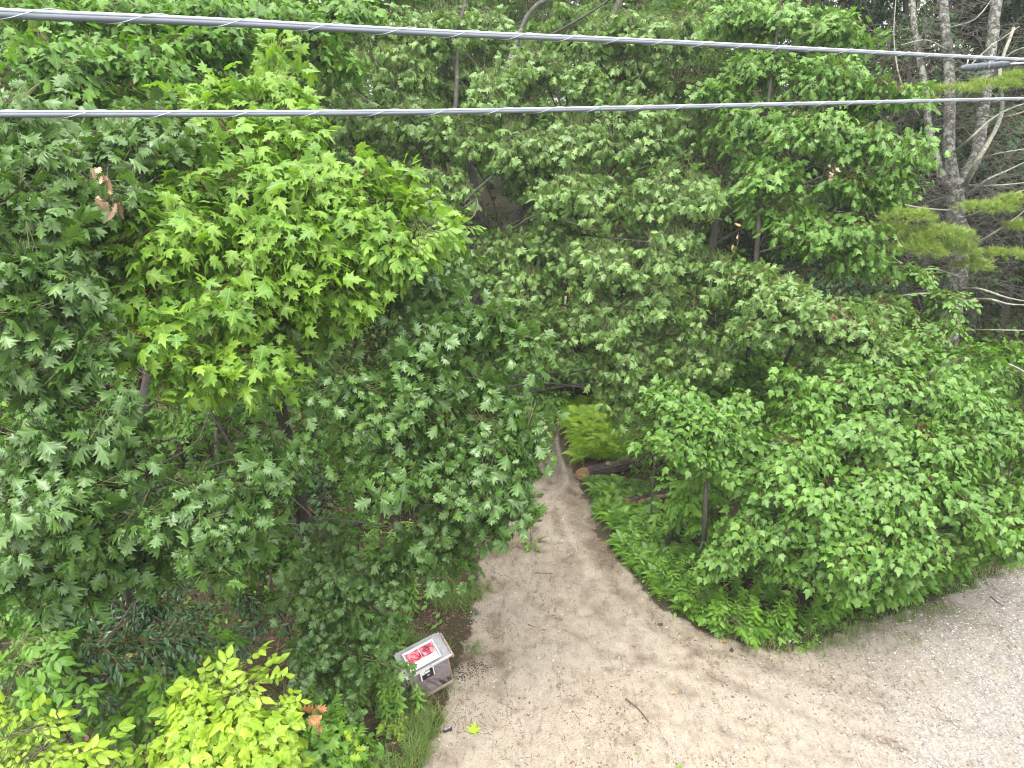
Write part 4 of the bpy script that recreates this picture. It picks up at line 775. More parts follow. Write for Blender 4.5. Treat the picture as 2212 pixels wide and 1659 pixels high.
# weeds: upright stems with whorled narrow leaves
def weed_arrays(h, seed):
    r = np.random.default_rng(seed); n = int(h * 75) + 12; t = (np.arange(n) + .5) / n; a = np.arange(n) * 2.4; lean = np.array([r.normal() * .1, r.normal() * .1])
    pos = np.stack([lean[0] * t * h, lean[1] * t * h, t * h], 1); d = np.stack([np.cos(a), np.sin(a), .35 - .7 * (1 - t)], 1); nr = Z + .2 * r.normal(size=(n, 3)) + 0 * d
    sc = (.10 - .05 * t) * (1 + .2 * r.normal(size=n)); return pos, unit(d), nr, np.abs(sc) * 1.25 + .01, np.clip(t * .8 + .2 * r.random(n), 0, .93), lean
def weed(p, h, seed, label=None, group=None, matk='weed', shape='lance', leafscale=1.0):
    pos, d, nr, sc, ti, lean = weed_arrays(h, seed); root = empty('weed', p, label, 'weed', group)
    link('stem', MB().tube([(0, 0, -.03), (lean[0]*h*.5, lean[1]*h*.5, h*.5), (lean[0]*h, lean[1]*h, h)], [.006, .005, .003], 5).mesh('stem', TWIG_Y), root)
    link('foliage', merge_leaves('foliage', shape, LM[matk], pos, frames(d, nr), sc * leafscale, ti, np.zeros(3)), root, 'stuff')
def bushy(p, seed, label, matk='weed', size=.11, r=.3, h=.35, shape='ovate', kind='ovate', nleaf=60, group=None):
    tree('weed', label, 'weed', p, [(p + Z * max(h, .08), np.array([r, r, h * .55]))], kind, shape, matk, size, tr=.010, dens=7, L=.25, droop=.4, nleaf=nleaf, twig=TWIG_Y, twr=.003, limbs=False, group=group)
bushy(G(1570,1375), 1, 'low leafy plant with large bright leaves at the tip of the thicket', 'hick', .12, .22, .25)
bushy(G(1508,1330), 2, 'round-leaved bright plant beside the slim red maple base', 'hick', .09, .2, .28)
bushy(G(1860,1300), 3, 'yellow-green hickory seedling under the broad red maple', 'hick', .12, .3, .45)
bushy(G(1150,1180), 4, 'small green seedling alone on the sandy track', 'weed', .07, .10, .05, nleaf=20)
bushy(G(835,1560), 5, 'yellowish seedling left of the black plastic piece', 'yellow', .07, .13, .14, nleaf=20)
bushy(G(1180,885), 6, 'dark leafy plant where the track meets the bank', 'weed', .16, .5, .35)
bushy(G(1740,1395), 7, 'little bright grass-like seedling on the lay-by edge', 'hick', .05, .09, .06, nleaf=12)
bushy(G(895,1580), 9, 'small bright seedling in the grass below the box', 'yellow', .06, .1, .08, nleaf=12)
gw = 'upright narrow-leaved weed standing at the ragged edge of the right thicket'; wr = np.random.default_rng(2)
for i in range(90):
    t = wr.random(); px = 1480 + 730 * t; py = np.interp(px, [1480,1530,1640,1760,1900,2050,2212], [1318,1355,1375,1358,1312,1262,1180]) + 6 - 36 * wr.random(); weed(G(px, py), .18 + .5 * wr.random() ** 1.5, i, ('broad-leaved', 'narrow-leaved')[i % 3 != 1] + (' weed at the ragged foot of the slim red maple', ' weed at the sandy foot of the broad red maple', ' weed on the gravel verge toward the right edge')[0 if px < 1640 else 1 if px < 1930 else 2], 'weeds along the right thicket', matk=('weed', 'hick', 'weed', 'maple')[i % 4], shape=('lance', 'ovate', 'lance')[i % 3], leafscale=(1, 1.25, .8)[i % 3])
for i in range(44): px, py = wr.uniform(1320, 1500), wr.uniform(1130, 1330); p = G(px, py); (sdf(p[0], p[1]) < -.12) and weed(p, .25 + .25 * wr.random(), 60 + i, 'low green weed among the ferns between the track and the slim red maple', 'weeds between track and red maple')
for i in range(34): px, py = wr.uniform(1490, 1680), wr.uniform(1235, 1335); weed(G(px, py), .2 + .35 * wr.random(), 300 + i, 'short weed in the shade under the skirts of the red maples', 'weeds under the red maples', matk=('weed', 'hick')[i % 2], shape=('ovate', 'lance')[i % 2])
for i in range(30): px, py = wr.uniform(690, 880), wr.uniform(1410, 1600); p = G(px, py); (sdf(p[0], p[1]) < -.3) and weed(p, .35 + .4 * wr.random(), 120 + i, 'goldenrod-like weed standing in the green verge left of the wrapped box', 'weeds left of the box')
for i in range(14): px, py = wr.uniform(780, 900), wr.uniform(1200, 1330); weed(G(px, py), .5 + .4 * wr.random(), 160 + i, 'tall narrow-leaved weed under the leaning oak left of the track', 'weeds under the leaning oak')
weed(G(905,1528) - np.array([0, .08, 0]), .42, 200, 'leafy weed standing right in front of the wrapped box')
def grass(areas, name, label, seed):
    r = np.random.default_rng(seed); V, C = [], []
    for (xa, xb), (ya, yb), n, h, cond in areas:
        cnt = 0
        for _ in range(n):
            p = flatG(r.uniform(xa, xb), r.uniform(ya, yb)); x, y = p[:2]; s = float(sdf(x, y))
            if not (cond[0] < s < cond[1]): continue
            if vnoise(np.array(x * 3.), np.array(y * 3.), 7) < .42: continue
            m = int(r.integers(5, 20)); q = np.stack([x + r.normal(size=m) * .05, y + r.normal(size=m) * .05], 1); z = Hgt(q[:, 0], q[:, 1]); a = r.random(m) * 6.28; L = h * (.5 + r.random(m)); ln = .25 + .6 * r.random(m)
            b = np.column_stack([q, z - .01]); dr = np.column_stack([np.cos(a) * ln, np.sin(a) * ln, np.ones(m)]); w = np.column_stack([-np.sin(a), np.cos(a), 0 * a]) * .0035
            mid = b + dr * L[:, None] * .5; tip = b + dr * L[:, None] * np.array([1.3, 1.3, .75]); ti = np.where(r.random(m) < .07, .999, r.random(m) * .93)
            V.append(np.stack([b - w, b + w, mid + w * .8, mid - w * .8, tip], 1)); C.append(np.repeat(ti, 5))
    V = np.concatenate(V); n = len(V); f = np.array([(0,1,2),(0,2,3),(3,2,4)]); Fc = (f[None] + (np.arange(n) * 5)[:, None, None]).reshape(-1, 3); t = np.concatenate(C)
    o = link(name, np_mesh(name, V.reshape(-1, 3), Fc, LM['grass'], np.column_stack([t * 0 + .3, t * 0 + .5, t]), False), None, 'stuff'); o['label'] = label
grass([((820,1010),(1440,1700),520,.15,(-1.2,.1)), ((870,1000),(1290,1430),500,.12,(-1.2,.2)), ((930,1080),(1250,1420),700,.10,(-.9,.25)), ((1540,2212),(1180,1400),1500,.10,(-.7,.22)), ((1600,2212),(1180,1420),260,.07,(.1,.6)), ((1230,1340),(880,930),160,.2,(-3,-.1)), ((860,1000),(1500,1659),260,.22,(-1,.05))], 'grass', 'short green grass along the edges of the track and lay-by', 3)
grass([((600,900),(1230,1560),500,.22,(-6,-.4))], 'grass', 'taller grass in the shade left of the wrapped box', 4)

# ------------------------------------------------------------------ litter, gravel, twigs on the ground (uncountable)
def scatter(name, shape, mat, n, region, size, seed, cond, lift=.012, tilt=.25, tintf=None, label=''):
    r = np.random.default_rng(seed); x = r.uniform(*region[0], n); y = r.uniform(*region[1], n); s = sdf(x, y); ok = cond(x, y, s, r); x, y = x[ok], y[ok]; n = len(x); a = r.random(n) * 6.28
    d = np.column_stack([np.cos(a), np.sin(a), r.normal(size=n) * .15]); nr = Z + tilt * r.normal(size=(n, 3)); sc = size * (.5 + r.random(n)); pos = np.column_stack([x, y, Hgt(x, y) + lift])
    o = link(name, merge_leaves(name, shape, mat, pos, frames(d, nr), sc, np.where(r.random(n) < .04, .999, r.random(n) * .93), np.zeros(3)), None, 'stuff'); o['label'] = label
scatter('leaf_litter', 'lance', LM['dead'], 16000, ((-8, 8), (4, 19)), .09, 1, lambda x, y, s, r: s < -.25, label='brown dead leaves covering the shaded forest floor')
scatter('leaf_litter', 'lance', LM['dead'], 9000, ((-3.6, -.4), (5, 11)), .05, 21, lambda x, y, s, r: s < .12 - .35 * r.random(len(x)), label='small brown leaves on the bare earth around the wrapped box')
scatter('fallen_leaves', 'star', LM['dead'], 9000, ((-2.5, 8), (5, 15)), .026, 2, lambda x, y, s, r: (s > 0) & (fbm(x * 1.8 + y * .6, y * 1.4, 60) + .15 * r.random(len(x)) > .60), label='scattered brown leaf scraps and bark bits on the sand')
scatter('ground_plants', 'ovate', LM['weed'], 14000, ((-7, 7), (4.5, 18)), .085, 5, lambda x, y, s, r: (s < .16 * r.random(len(x)) ** 2 - .08) & (fbm(x * 1.6, y * 1.6, 90) > .42) & ((x > 0) | (x < -1.0)), .06, .4, label='low green ground plants carpeting the verge')
scatter('seedlings', 'ovate', LM['hick'], 900, ((-2.5, 8), (5, 13)), .03, 6, lambda x, y, s, r: (s > 0) & (s < 1.6) & (fbm(x * 2, y * 2, 91) > .55), .012, .4, label='tiny green seedlings dotted over the sand')
def stone_mat():
    m, n, b, o = new_mat('pebble_stone'); at = N(n, 'ShaderNodeAttribute', attribute_name='leafco'); s = N(n, 'ShaderNodeSeparateXYZ'); n.links.new(at.outputs['Vector'], s.inputs[0])
    c = ramp(n, s.outputs[2], [(0, (.09,.08,.07)), (.5, (.25,.23,.21)), (.85, (.40,.385,.365)), (1, (.66,.65,.63))]); n.links.new(c, b.inputs['Base Color']); b.inputs['Roughness'].default_value = .8; return m
def pebbles(n, seed):
    r = np.random.default_rng(seed); V0 = np.array([(1,0,0),(0,1,0),(-1,0,0),(0,-1,0),(0,0,1)], float); f = np.array([(0,1,4),(1,2,4),(2,3,4),(3,0,4)])
    x = r.uniform(-2.2, 8.5, n); y = r.uniform(5.2, 13, n); s = sdf(x, y); A = ground_attr(x, y); w = A[:, 1] * .9 + .12; ok = (s > .02) & (r.random(n) < w * (.4 + .8 * fbm(x * 2, y * 2, 70))); x, y = x[ok], y[ok]; g = A[ok, 1]; n = len(x)
    sz = (.004 + .008 * r.random(n) ** 2 + .007 * g * r.random(n) ** 2); a = r.random(n) * 6.28; M = np.zeros((n, 3, 3)); M[:, 0, 0] = np.cos(a) * sz * 1.3; M[:, 0, 1] = -np.sin(a) * sz; M[:, 1, 0] = np.sin(a) * sz * 1.3; M[:, 1, 1] = np.cos(a) * sz; M[:, 2, 2] = sz * .8
    V = np.einsum('nij,nvj->nvi', M, np.broadcast_to(V0, (n, 5, 3)) * (1 + .3 * r.normal(size=(n, 5, 1)))) + np.column_stack([x, y, Hgt(x, y) + .001])[:, None]
    t = np.repeat(r.random(n) ** .8, 5); o = link('gravel', np_mesh('gravel', V.reshape(-1, 3), (f[None] + (np.arange(n) * 5)[:, None, None]).reshape(-1, 3), stone_mat(), np.column_stack([t, t, t]), False), None, 'stuff'); o['label'] = 'loose pale gravel strewn over the lay-by'
pebbles(110000, 12)
def debris():
    r = np.random.default_rng(15); n = 15000; x = r.uniform(-2.2, 8, n); y = r.uniform(5.2, 15, n); ok = (sdf(x, y) > .03) & (fbm(x * 2.1 + y * .8, y * 1.2, 62) + .12 * r.random(n) > .58); x, y = x[ok], y[ok]; n = len(x); a = -.5 + r.normal(size=n) * .8; L = .012 + .06 * r.random(n) ** 2
    z = Hgt(x, y) + .006; x2 = x + np.cos(a) * L; y2 = y + np.sin(a) * L; z2 = Hgt(x2, y2) + .006; o = link('twig_debris', twigs('twig_debris', np.column_stack([x, y, z]), np.column_stack([x2, y2, z2]), np.full(n, .0035), np.full(n, .002), TWIG_D, np.zeros(3)), None, 'stuff'); o['label'] = 'tiny dark twigs and needles washed into lines on the sand'
debris()
def ground_stick(pl, r, label, mat=BARK_G):
    q = [G(*p) + Z * r for p in pl]; o = link('stick', MB().tube(catmull(q, 4) - q[0], np.linspace(r, r * .5, 4 * (len(q) - 1) + 1), 6, rough=.3).mesh('stick', mat, True)); o.location = q[0]; tag(o, label, 'stick')
ground_stick([(1351,1511),(1378,1532),(1401,1560)], .012, 'grey-brown stick lying on the open sand near the bottom'); ground_stick([(2139,1290),(2152,1300),(2167,1311)], .012, 'dark stick lying on the gravel at the right edge')
ground_stick([(1140,1350),(1180,1362),(1205,1350)], .008, 'thin dark twig lying across the middle of the sand'); ground_stick([(1155,1238),(1195,1240)], .008, 'short straight twig on the track above the leafy seedling line')
def stone(px, py, s, label, mat, name='stone', cat='stone', stretch=(1,1,1)):
    r = np.random.default_rng(int(px)); V = []; Fc = []; n = 9; m = 6
    for i in range(m + 1):
        th = math.pi * i / m
        for k in range(n): a = 6.283 * k / n; q = s * (1 + .18 * r.normal()); V.append((q * math.sin(th) * math.cos(a) * stretch[0], q * math.sin(th) * math.sin(a) * stretch[1], q * math.cos(th) * stretch[2]))
    for i in range(m):
        for k in range(n): k2 = (k+1) % n; Fc.append((i*n+k, (i+1)*n+k, (i+1)*n+k2, i*n+k2))
    o = link(name, MB().add(V, Fc).mesh(name, mat)); o.location = G(px, py) + Z * s * .4 * stretch[2]; tag(o, label, cat)
DARK = bark_mat('dark_clod', (.03,.022,.017), (.09,.065,.048)); WHITE = bark_mat('white_stone', (.55,.54,.52), (.8,.8,.78))
stone(1712, 1405, .035, 'small dark upright stub on the lay-by below the thicket', DARK, 'wood_stub', 'stub', (.6,.6,1.9)); stone(1580, 1406, .03, 'dark clod of earth left of the upright stub', DARK, 'clod', 'clod')
stone(1427, 1350, .03, 'lone dark clod on the sand left of the thicket tip', DARK, 'clod', 'clod', (1.3,1,.6)); stone(1706, 1386, .02, 'tiny white stone just above the dark stub', WHITE); stone(1165, 1126, .035, 'dark clod on the track beside the hanging oak tip', DARK, 'clod', 'clod', (1.5,.8,.6))
stone(1652, 1190, .03, 'white scrap caught in the thicket edge', WHITE, 'scrap', 'scrap', (1.4,.6,.6)) if False else None
stone(1590, 1614, .022, 'pale stone lying right of the long stick', WHITE)
# black plastic piece
def plain(name, c, rough=.5, metal=0, spec=.5, var=0):
    m, n, b, o = new_mat(name); b.inputs['Base Color'].default_value = (*c, 1); b.inputs['Roughness'].default_value = rough; b.inputs['Metallic'].default_value = metal; b.inputs['Specular IOR Level'].default_value = spec
    if var:
        q = noise(n, coords(n), 14, 5, .6); n.links.new(mix(n, math_(n, 'MULTIPLY', q, var), c, tuple(min(1, v * 1.8 + .02) for v in c)), b.inputs['Base Color'])
    return m
# thin pale volume added to imitate lens glare over the wood
hz = bpy.data.materials.new('lens_veil'); hz.use_nodes = True; hn = hz.node_tree; hn.nodes.clear(); ho = hn.nodes.new('ShaderNodeOutputMaterial'); hv = hn.nodes.new('ShaderNodeVolumePrincipled')
hv.inputs['Color'].default_value = (.93, .96, 1, 1); hv.inputs['Density'].default_value = .0013; hv.inputs['Anisotropy'].default_value = .2; hn.links.new(hv.outputs[0], ho.inputs['Volume'])
hb = link('glare_veil', MB().box((0, 55, 9), (160, 160, 24)).mesh('glare_veil', hz), None, 'stuff'); hb['label'] = 'thin pale veil added to imitate lens glare over the wood'
BLK = plain('black_plastic', (.012,.013,.016), .35, var=.3)
p = G(967, 1579); root = empty('plastic_piece', p, 'small black plastic piece lying on the sand below the box', 'litter', rot=(0, 0, math.radians(28)))
link('shell', MB().tube([(-.055,0,.02),(-.045,0,.022),(.045,0,.022),(.055,0,.02)], [.012,.022,.022,.012], 10).mesh('shell', BLK, True), root)
link('stripe', MB().box((0,0,.045), (.085,.014,.003)).mesh('stripe', plain('grey_stripe', (.25,.27,.3), .4)), root)
# single leaves fallen or coloured
def single_leaf(p, d, nr, size, shape, matk, label, cat='leaf', name='fallen_leaf', ti=3):
    R = frames(np.array([d], float), np.array([nr], float))[0]; o = link(name, leaf_meshes(shape, matk)[ti]); o.matrix_world = Matrix([[*(R[r] * size), p[r]] for r in range(3)] + [[0,0,0,1]]); tag(o, label, cat)
q = G(1022, 1586); single_leaf(q + Z * .02, (.1, 1, .12), (0, -.2, 1), .17, 'maple', 'yellow', 'bright yellow-green leaf lying alone on the sand, right of the black piece')
single_leaf(G(1448, 1500) + Z * .02, (1, .2, .1), (0, 0, 1), .09, 'star', 'orange', 'pale orange dead leaf lying on the middle of the sand')
single_leaf(G(1555, 1388) + Z * .02, (1, .1, .1), (0, 0, 1), .10, 'star', 'orange', 'orange dead leaf lying beneath the thicket tip')
single_leaf(G(1160, 1355) + Z * .02, (1, .6, .1), (0, 0, 1), .07, 'lance', 'orange', 'small orange leaf on the upper part of the sand')
single_leaf(G(1460, 1660) + Z * .02, (1, .4, .1), (0, 0, 1), .08, 'ovate', 'hick', 'small green leaf lying at the bottom edge of the sand')
def leafgroup(px, py, d, n, size, shape, matk, label, spread=.1, hang=.8):
    c = P(px, py, d); root = empty('withered_sprig', c, label, 'dead leaves'); r = np.random.default_rng(int(px))
    b = c; link('stem', MB().tube([(0,0,.12),(.02,0,.03),(0,0,-.08)], .004, 5).mesh('stem', BARK_G), root)
    for i in range(n):
        dd = unit(np.array([r.normal() * .6, r.normal() * .5 - .3, -hang + .3 * r.normal()])); R = frames(dd[None], np.array([[r.normal() * .5, -1, .4]]))[0]; pp = r.normal(size=3) * spread * np.array([.7, .3, 1.2])
        o = link('leaf', leaf_meshes(shape, matk)[int(r.integers(12))], root); s = size * (.7 + .5 * r.random()); o.matrix_local = Matrix([[*(R[k] * s), pp[k]] for k in range(3)] + [[0,0,0,1]])
leafgroup(212, 405, 5.3, 9, .085, 'oak', 'withered', 'pale brown withered leaves hanging in the far-left oak', .07)
leafgroup(240, 425, 5.35, 6, .12, 'lance', 'dead', 'dark curled dead leaves right of the pale brown withered ones', .06)
leafgroup(1800, 372, 9.7, 7, .08, 'oak', 'withered', 'orange-brown dead leaves in the fresh green tree at upper right', .06, .2)
leafgroup(686, 1545, 6.1, 6, .12, 'oak', 'orange', 'pinkish orange new leaves on top of the bottom oak sapling', .05, -.2)
leafgroup(1593, 520, 10.1, 3, .09, 'lance', 'orange', 'narrow rust-coloured dead leaves near the right of the centre oak', .06)
leafgroup(760, 1590, 6.1, 5, .13, 'oak', 'yellow', 'pale yellow new leaves at the right of the bottom oak sapling', .06, -.1)

# ------------------------------------------------------------------ plastic-wrapped box with a sloping lid
def wrap_mat(name, c, alpha, rough=.22):
    m, n, b, o = new_mat(name); pos = coords(n); q = noise(n, pos, 9, 4, .6, 1.2); b.inputs['Roughness'].default_value = rough
    n.links.new(mix(n, q, c, tuple(min(1, v * 1.5) for v in c)), b.inputs['Base Color']); b.inputs['Alpha'].default_value = alpha; b.inputs['Specular IOR Level'].default_value = .8; bump(n, noise(n, pos, 14, 4, .6, 2), b, .9, .02); return m
BROWN = wrap_mat('brown_plastic_sheet', (.16,.13,.14), 1.0, .38); CLEAR = wrap_mat('cloudy_plastic_wrap', (.42,.42,.44), .42, .2); GREYW = wrap_mat('grey_plastic_lid', (.26,.25,.255), 1.0, .25)
WOOD = bark_mat('raw_board', (.22,.14,.11), (.42,.31,.26)); WHT = plain('white_card', (.80,.80,.80), .4); TRIM = plain('metal_trim', (.55,.56,.58), .25, .7)
FL = G(896, 1512); FRt = G(977, 1480); ex = FRt - FL; Wd = np.linalg.norm(ex[:2]); yaw = math.atan2(ex[1], ex[0])
box = empty('wrapped_box', FL - Z * .03, 'brown plastic-wrapped box with sloping grey lid, leaning beside the sandy track', 'box', rot=(math.radians(4), math.radians(-9), yaw))
fh, bh, dp = .49, .55, .30
def sheet(c4, nu, nv, amp, seed, fn=None, off=0):
    r = np.random.default_rng(seed); a, b, c, d = [np.array(v, float) for v in c4]; nrm = unit(np.cross(b - a, d - a)); V = []; Fc = []
    for j in range(nv + 1):
        for i in range(nu + 1):
            u, v = i / nu, j / nv; p = a*(1-u)*(1-v) + b*u*(1-v) + c*u*v + d*(1-u)*v; e = min(u, 1-u, v, 1-v) * 6; h = amp * (fbm(np.array(u*5.+seed), np.array(v*5.), seed, 3) - .45) * min(1, e + .25) + (fn(u, v) if fn else 0); V.append(p + nrm * (h + off))
    for j in range(nv):
        for i in range(nu): k = j*(nu+1)+i; Fc.append((k, k+1, k+nu+2, k+nu+1))
    return V, Fc
def crumple(u, v):                                            # deep folds in the lower right of the front
    t = max(0, 1 - abs(v - .22 - .15 * math.sin(u * 5)) / .22) * max(0, min(1, (u - .15) * 2)); return -.05 * t * abs(math.sin(u * 17 + v * 9)) + .02 * math.sin(v * 3.14)
core = MB().add([(0.02,.02,0),(Wd-.02,.02,0),(Wd-.02,dp,0),(.02,dp,0),(.02,.05,fh-.03),(Wd-.02,.05,fh-.03),(Wd-.02,dp,bh-.03),(.02,dp,bh-.03)], [(3,2,1,0),(0,1,5,4),(1,2,6,5),(2,3,7,6),(3,0,4,7),(4,5,6,7)]).mesh('body', plain('box_inside', (.06,.05,.05), .7)); link('body', core, box)
V, Fc = sheet([(0,0,0),(Wd,0,0),(Wd,0,fh),(0,0,fh)], 34, 34, .03, 3, crumple); link('front_sheet', MB().add(V, Fc).mesh('front_sheet', BROWN, True), box)
V, Fc = sheet([(0,dp,0),(0,0,0),(0,0,fh),(0,dp,bh)], 16, 16, .05, 5, off=.012); link('side_sheet', MB().add(V, Fc).mesh('side_sheet', BROWN, True), box, label='brown plastic sheet folded round the left side')
V, Fc = sheet([(Wd,0,0),(Wd,dp,0),(Wd,dp,bh),(Wd,0,fh)], 16, 16, .05, 7, off=.006); link('side_sheet', MB().add(V, Fc).mesh('side_sheet', BROWN, True), box, label='brown plastic sheet folded round the right side')
link('batten', MB().box((Wd+.02, .03, fh*.5), (.022, .03, fh*1.02)).mesh('batten', WOOD), box); link('batten', MB().box((Wd*.55, -.02, .02), (Wd*1.0, .025, .03)).mesh('batten', WOOD), box)
sl = math.atan2(bh - fh, dp); Ls = math.hypot(bh - fh, dp) + .05; ca, sa = math.cos(sl), math.sin(sl)
def L(u, v, w=0): return np.array([-.04 + u * (Wd + .10), -.03 * ca + v * Ls * ca - w * sa, fh - .02 + v * Ls * sa + w * ca])
Rl = np.array([[1,0,0],[0,ca,-sa],[0,sa,ca]])
link('lid', MB().box(L(.5,.5,.02), (Wd+.10, Ls, .03), Rl).mesh('lid', GREYW), box)
V, Fc = sheet([L(-.01,-.02),L(.93,-.02),L(.93,1.02),L(-.01,1.02)], 34, 26, .055, 9, off=.046); link('lid_wrap', MB().add(V, Fc).mesh('lid_wrap', GREYW, True), box)
link('lid_edge', MB().box(L(1.02,.42,.022), (.024, Ls*.98, .05), Rl).mesh('lid_edge', WOOD), box, label='pale wooden edge along the right of the lid'); link('lid_edge', MB().box(L(.5,-.01,.03), (Wd+.1, .014, .04), Rl).mesh('lid_edge', plain('lid_front', (.6,.6,.6), .3)), box)
V, Fc = sheet([(-.14,.26,.02),(-.06,-.02,.10),L(-.02,.05,.03),L(-.03,.9,.03)], 14, 12, .08, 11); link('loose_wrap', MB().add(V, Fc).mesh('loose_wrap', CLEAR, True), box, label='cloudy loose plastic hanging down the left side')
def red_mat():
    m, n, b, o = new_mat('poster_print'); pos = coords(n); q = noise(n, pos, 16, 3, .6, 1.0); c = ramp(n, q, [(.33, (.03,.035,.04)), (.42, (.45,.03,.05)), (.52, (.72,.05,.11)), (.60, (.80,.35,.40)), (.70, (.25,.25,.26))]); n.links.new(c, b.inputs['Base Color']); b.inputs['Roughness'].default_value = .25; return m
u0, u1, v0, v1 = .13, .80, .06, .80
ps = empty('poster', (0,0,0), None, None); ps.parent = box
def lidquad(ua, ub, va, vb, w): return [L(ua,va,w), L(ub,va,w), L(ub,vb,w), L(ua,vb,w)]
bpy.data.objects.remove(ps)
card = link('poster', MB().box(L((u0+u1)/2,(v0+v1)/2,.078), ((u1-u0)*(Wd+.1), (v1-v0)*Ls, .006), Rl).mesh('poster', WHT), box)
link('picture', MB().add(lidquad(u0+.05,u1-.05,v0+.26,v1-.07,.0835), [(0,1,2,3)]).mesh('picture', red_mat()), card)
link('picture_divider', MB().box(L(.46,(v0+.26+v1-.07)/2,.085), (.006,(v1-v0-.33)*Ls,.003), Rl).mesh('picture_divider', plain('pink_line', (.75,.5,.55), .4)), card)
for (ua, ub, va, vb) in ((u0,u0+.018,v0,v1),(u1-.018,u1,v0,v1),(u0,u1,v0,v0+.02),(u0,u1,v1-.02,v1)):
    link('poster_frame', MB().box(L((ua+ub)/2,(va+vb)/2,.084), (max(.012,(ub-ua)*(Wd+.1)), max(.012,(vb-va)*Ls), .012), Rl).mesh('poster_frame', WHT), card)
for uu in (u0+.036, u1-.036): link('border_line', MB().box(L(uu,(v0+v1)/2,.0845), (.005,(v1-v0)*Ls*.9,.002), Rl).mesh('border_line', BLK), card)
tagc = link('hang_tag', MB().box((Wd*.44,-.045,fh-.085), (.15,.008,.13)).mesh('hang_tag', BLK), box, label='black tag with a small pale print hanging at the lid front')
link('tag_edge', MB().box((Wd*.44-.085,-.046,fh-.08), (.014,.012,.14)).box((Wd*.44+.083,-.046,fh-.08), (.010,.012,.13)).mesh('tag_edge', WHT), tagc); link('tag_print', MB().box((Wd*.45,-.0505,fh-.10), (.035,.002,.02)).mesh('tag_print', plain('tag_print_grey', (.35,.37,.38), .5)), tagc)
V, Fc = sheet([(Wd*.44-.08,-.055,fh-.06),(Wd*.44+.03,-.055,fh-.05),(Wd*.44+.03,-.05,fh+.02),(Wd*.44-.08,-.05,fh+.02)], 8, 8, .03, 13); link('tape', MB().add(V, Fc).mesh('tape', wrap_mat('clear_tape', (.7,.7,.7), .75, .15), True), box)

# ------------------------------------------------------------------ overhead cables
CAB = plain('cable_jacket', (.10,.115,.135), .38, var=.5, spec=.6); MSG = plain('messenger_strand', (.50,.54,.60), .4, .2, var=.3); LASH = plain('lashing_wire', (.40,.43,.47), .5, .2)
def cable(pl, deps, label, r=.0105):
    pts = np.array([P(x, y, d) for (x, y), d in zip(pl, deps)]); q = catmull(pts, 26); root = empty('overhead_cable', pts[0], label, 'cable'); b = pts[0]
    side = unit(np.cross(q[-1] - q[0], Z)); up = unit(np.cross(side, q[-1] - q[0])); link('cable_core', MB().tube(q - b - up * r * .55, r, 12).mesh('cable_core', CAB, True), root)
    link('messenger', MB().tube(q - b + up * r * .85 - side * 0, r * .52, 10).mesh('messenger', MSG, True), root)
    s = np.concatenate([[0], np.cumsum(np.linalg.norm(np.diff(q, axis=0), axis=1))]); n = int(s[-1] / .02); t = np.linspace(0, s[-1], n); Q = np.stack([np.interp(t, s, q[:, k]) for k in range(3)], 1); a = t / .36 * 2 * math.pi
    H = Q - b - up * (r * .05) + (np.cos(a)[:, None] * side * r * 1.22 + np.sin(a)[:, None] * up * r * 1.75); link('lashing_wire', MB().tube(H, .0012, 4).mesh('lashing_wire', LASH), root); return q
c1 = cable([(-260,10),(0,28),(450,46),(958,71),(1500,94),(2212,129),(2600,146)], [1.92,2.15,2.65,3.3,4.35,6.4,9.0], 'upper overhead cable, thicker toward the left, crossing near the top')
c2 = cable([(-260,248),(0,246),(500,245),(958,241),(1500,230),(2212,213),(2600,204)], [2.9,3.15,3.6,4.1,4.95,6.9,9.0], 'lower overhead cable crossing just below the upper one')
cs = P(2128, 143, 6.2); spl = empty('splice_case', cs, 'dark splice case hanging under the upper cable at the right edge', 'splice case'); a = P(2076, 148, 6.05) - cs; b_ = P(2180, 138, 6.4) - cs; ax = unit(b_ - a); ll = np.linalg.norm(b_ - a)
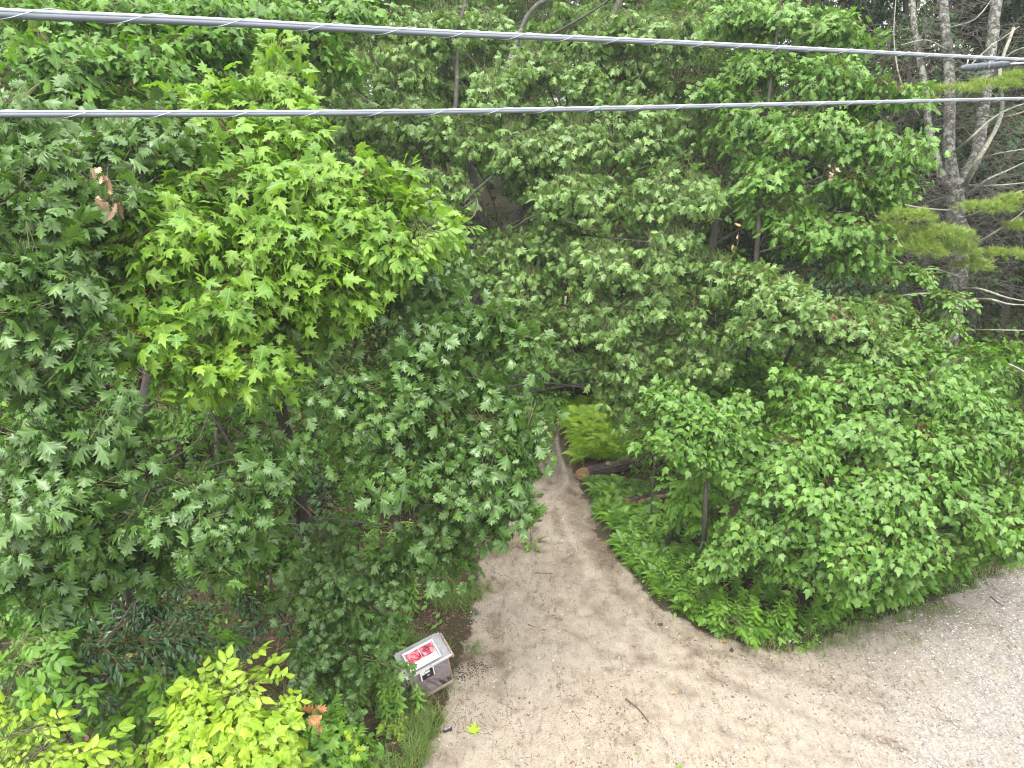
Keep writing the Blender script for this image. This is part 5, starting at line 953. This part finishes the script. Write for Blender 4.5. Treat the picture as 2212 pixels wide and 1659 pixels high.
link('casing', MB().tube([a, a + ax*.03, a + ax*.06, a + ax*(ll-.06), a + ax*(ll-.02), b_], [.008,.024,.030,.030,.022,.010], 12).mesh('casing', plain('splice_plastic', (.05,.058,.068), .45, var=.5), True), spl)
for t in (.22, .4, .6, .78): link('band', MB().tube([a + ax*ll*t, a + ax*(ll*t+.012)], .033, 12).mesh('band', CAB, True), spl)
for px in (2092, 2140):
    hp = P(px, 128 - (2140-px)*.03, 6.15) - cs; link('hanger', MB().tube([hp + Z*.02, hp - Z*.07], .005, 6).tube([hp + Z*.012, hp + Z*.035], .010, 8).mesh('hanger', MSG, True), spl)
link('tail_cable', MB().tube(catmull([b_, P(2200,137,6.5)-cs, P(2250,136,6.7)-cs, P(2400,141,7.6)-cs], 5), .008, 8).mesh('tail_cable', MSG, True), spl)
# tyre-churned loose earth beside the box
def clods():
    r = np.random.default_rng(44); V0 = np.array([(1,0,0),(0,1,0),(-1,0,0),(0,-1,0),(0,0,1)], float); f = np.array([(0,1,4),(1,2,4),(2,3,4),(3,0,4)]); vs, c = [], 0
    for (px, py, n, sp_) in ((1000,1452,420,.17),(1035,1440,160,.09),(1215,1010,60,.25),(1230,960,60,.3)):
        g = G(px, py)
        for _ in range(n):
            x, y = g[0] + r.normal() * sp_, g[1] + r.normal() * sp_ * .6; s = .004 + .010 * r.random() ** 2; vs.append(V0 * s * (1 + .3 * r.normal(size=(5, 1))) + np.array([x, y, float(Hgt(x, y))]))
    n = len(vs); o = link('loose_earth', np_mesh('loose_earth', np.concatenate(vs), (f[None] + (np.arange(n) * 5)[:, None, None]).reshape(-1, 3), DARK, None, False), None, 'stuff'); o['label'] = 'dark crumbs of churned earth right of the box'
clods()
tris = sum(sum(len(p.vertices) - 2 for p in me.polygons) * 1 for me in [o.data for o in bpy.data.objects if o.type == 'MESH' and o.data.users < 3]) if False else 0
print('objects', len(bpy.data.objects), 'verts', sum(len(m.vertices) for m in bpy.data.meshes), 'tris', sum(len(m.loops) - 2 * len(m.polygons) for m in bpy.data.meshes))
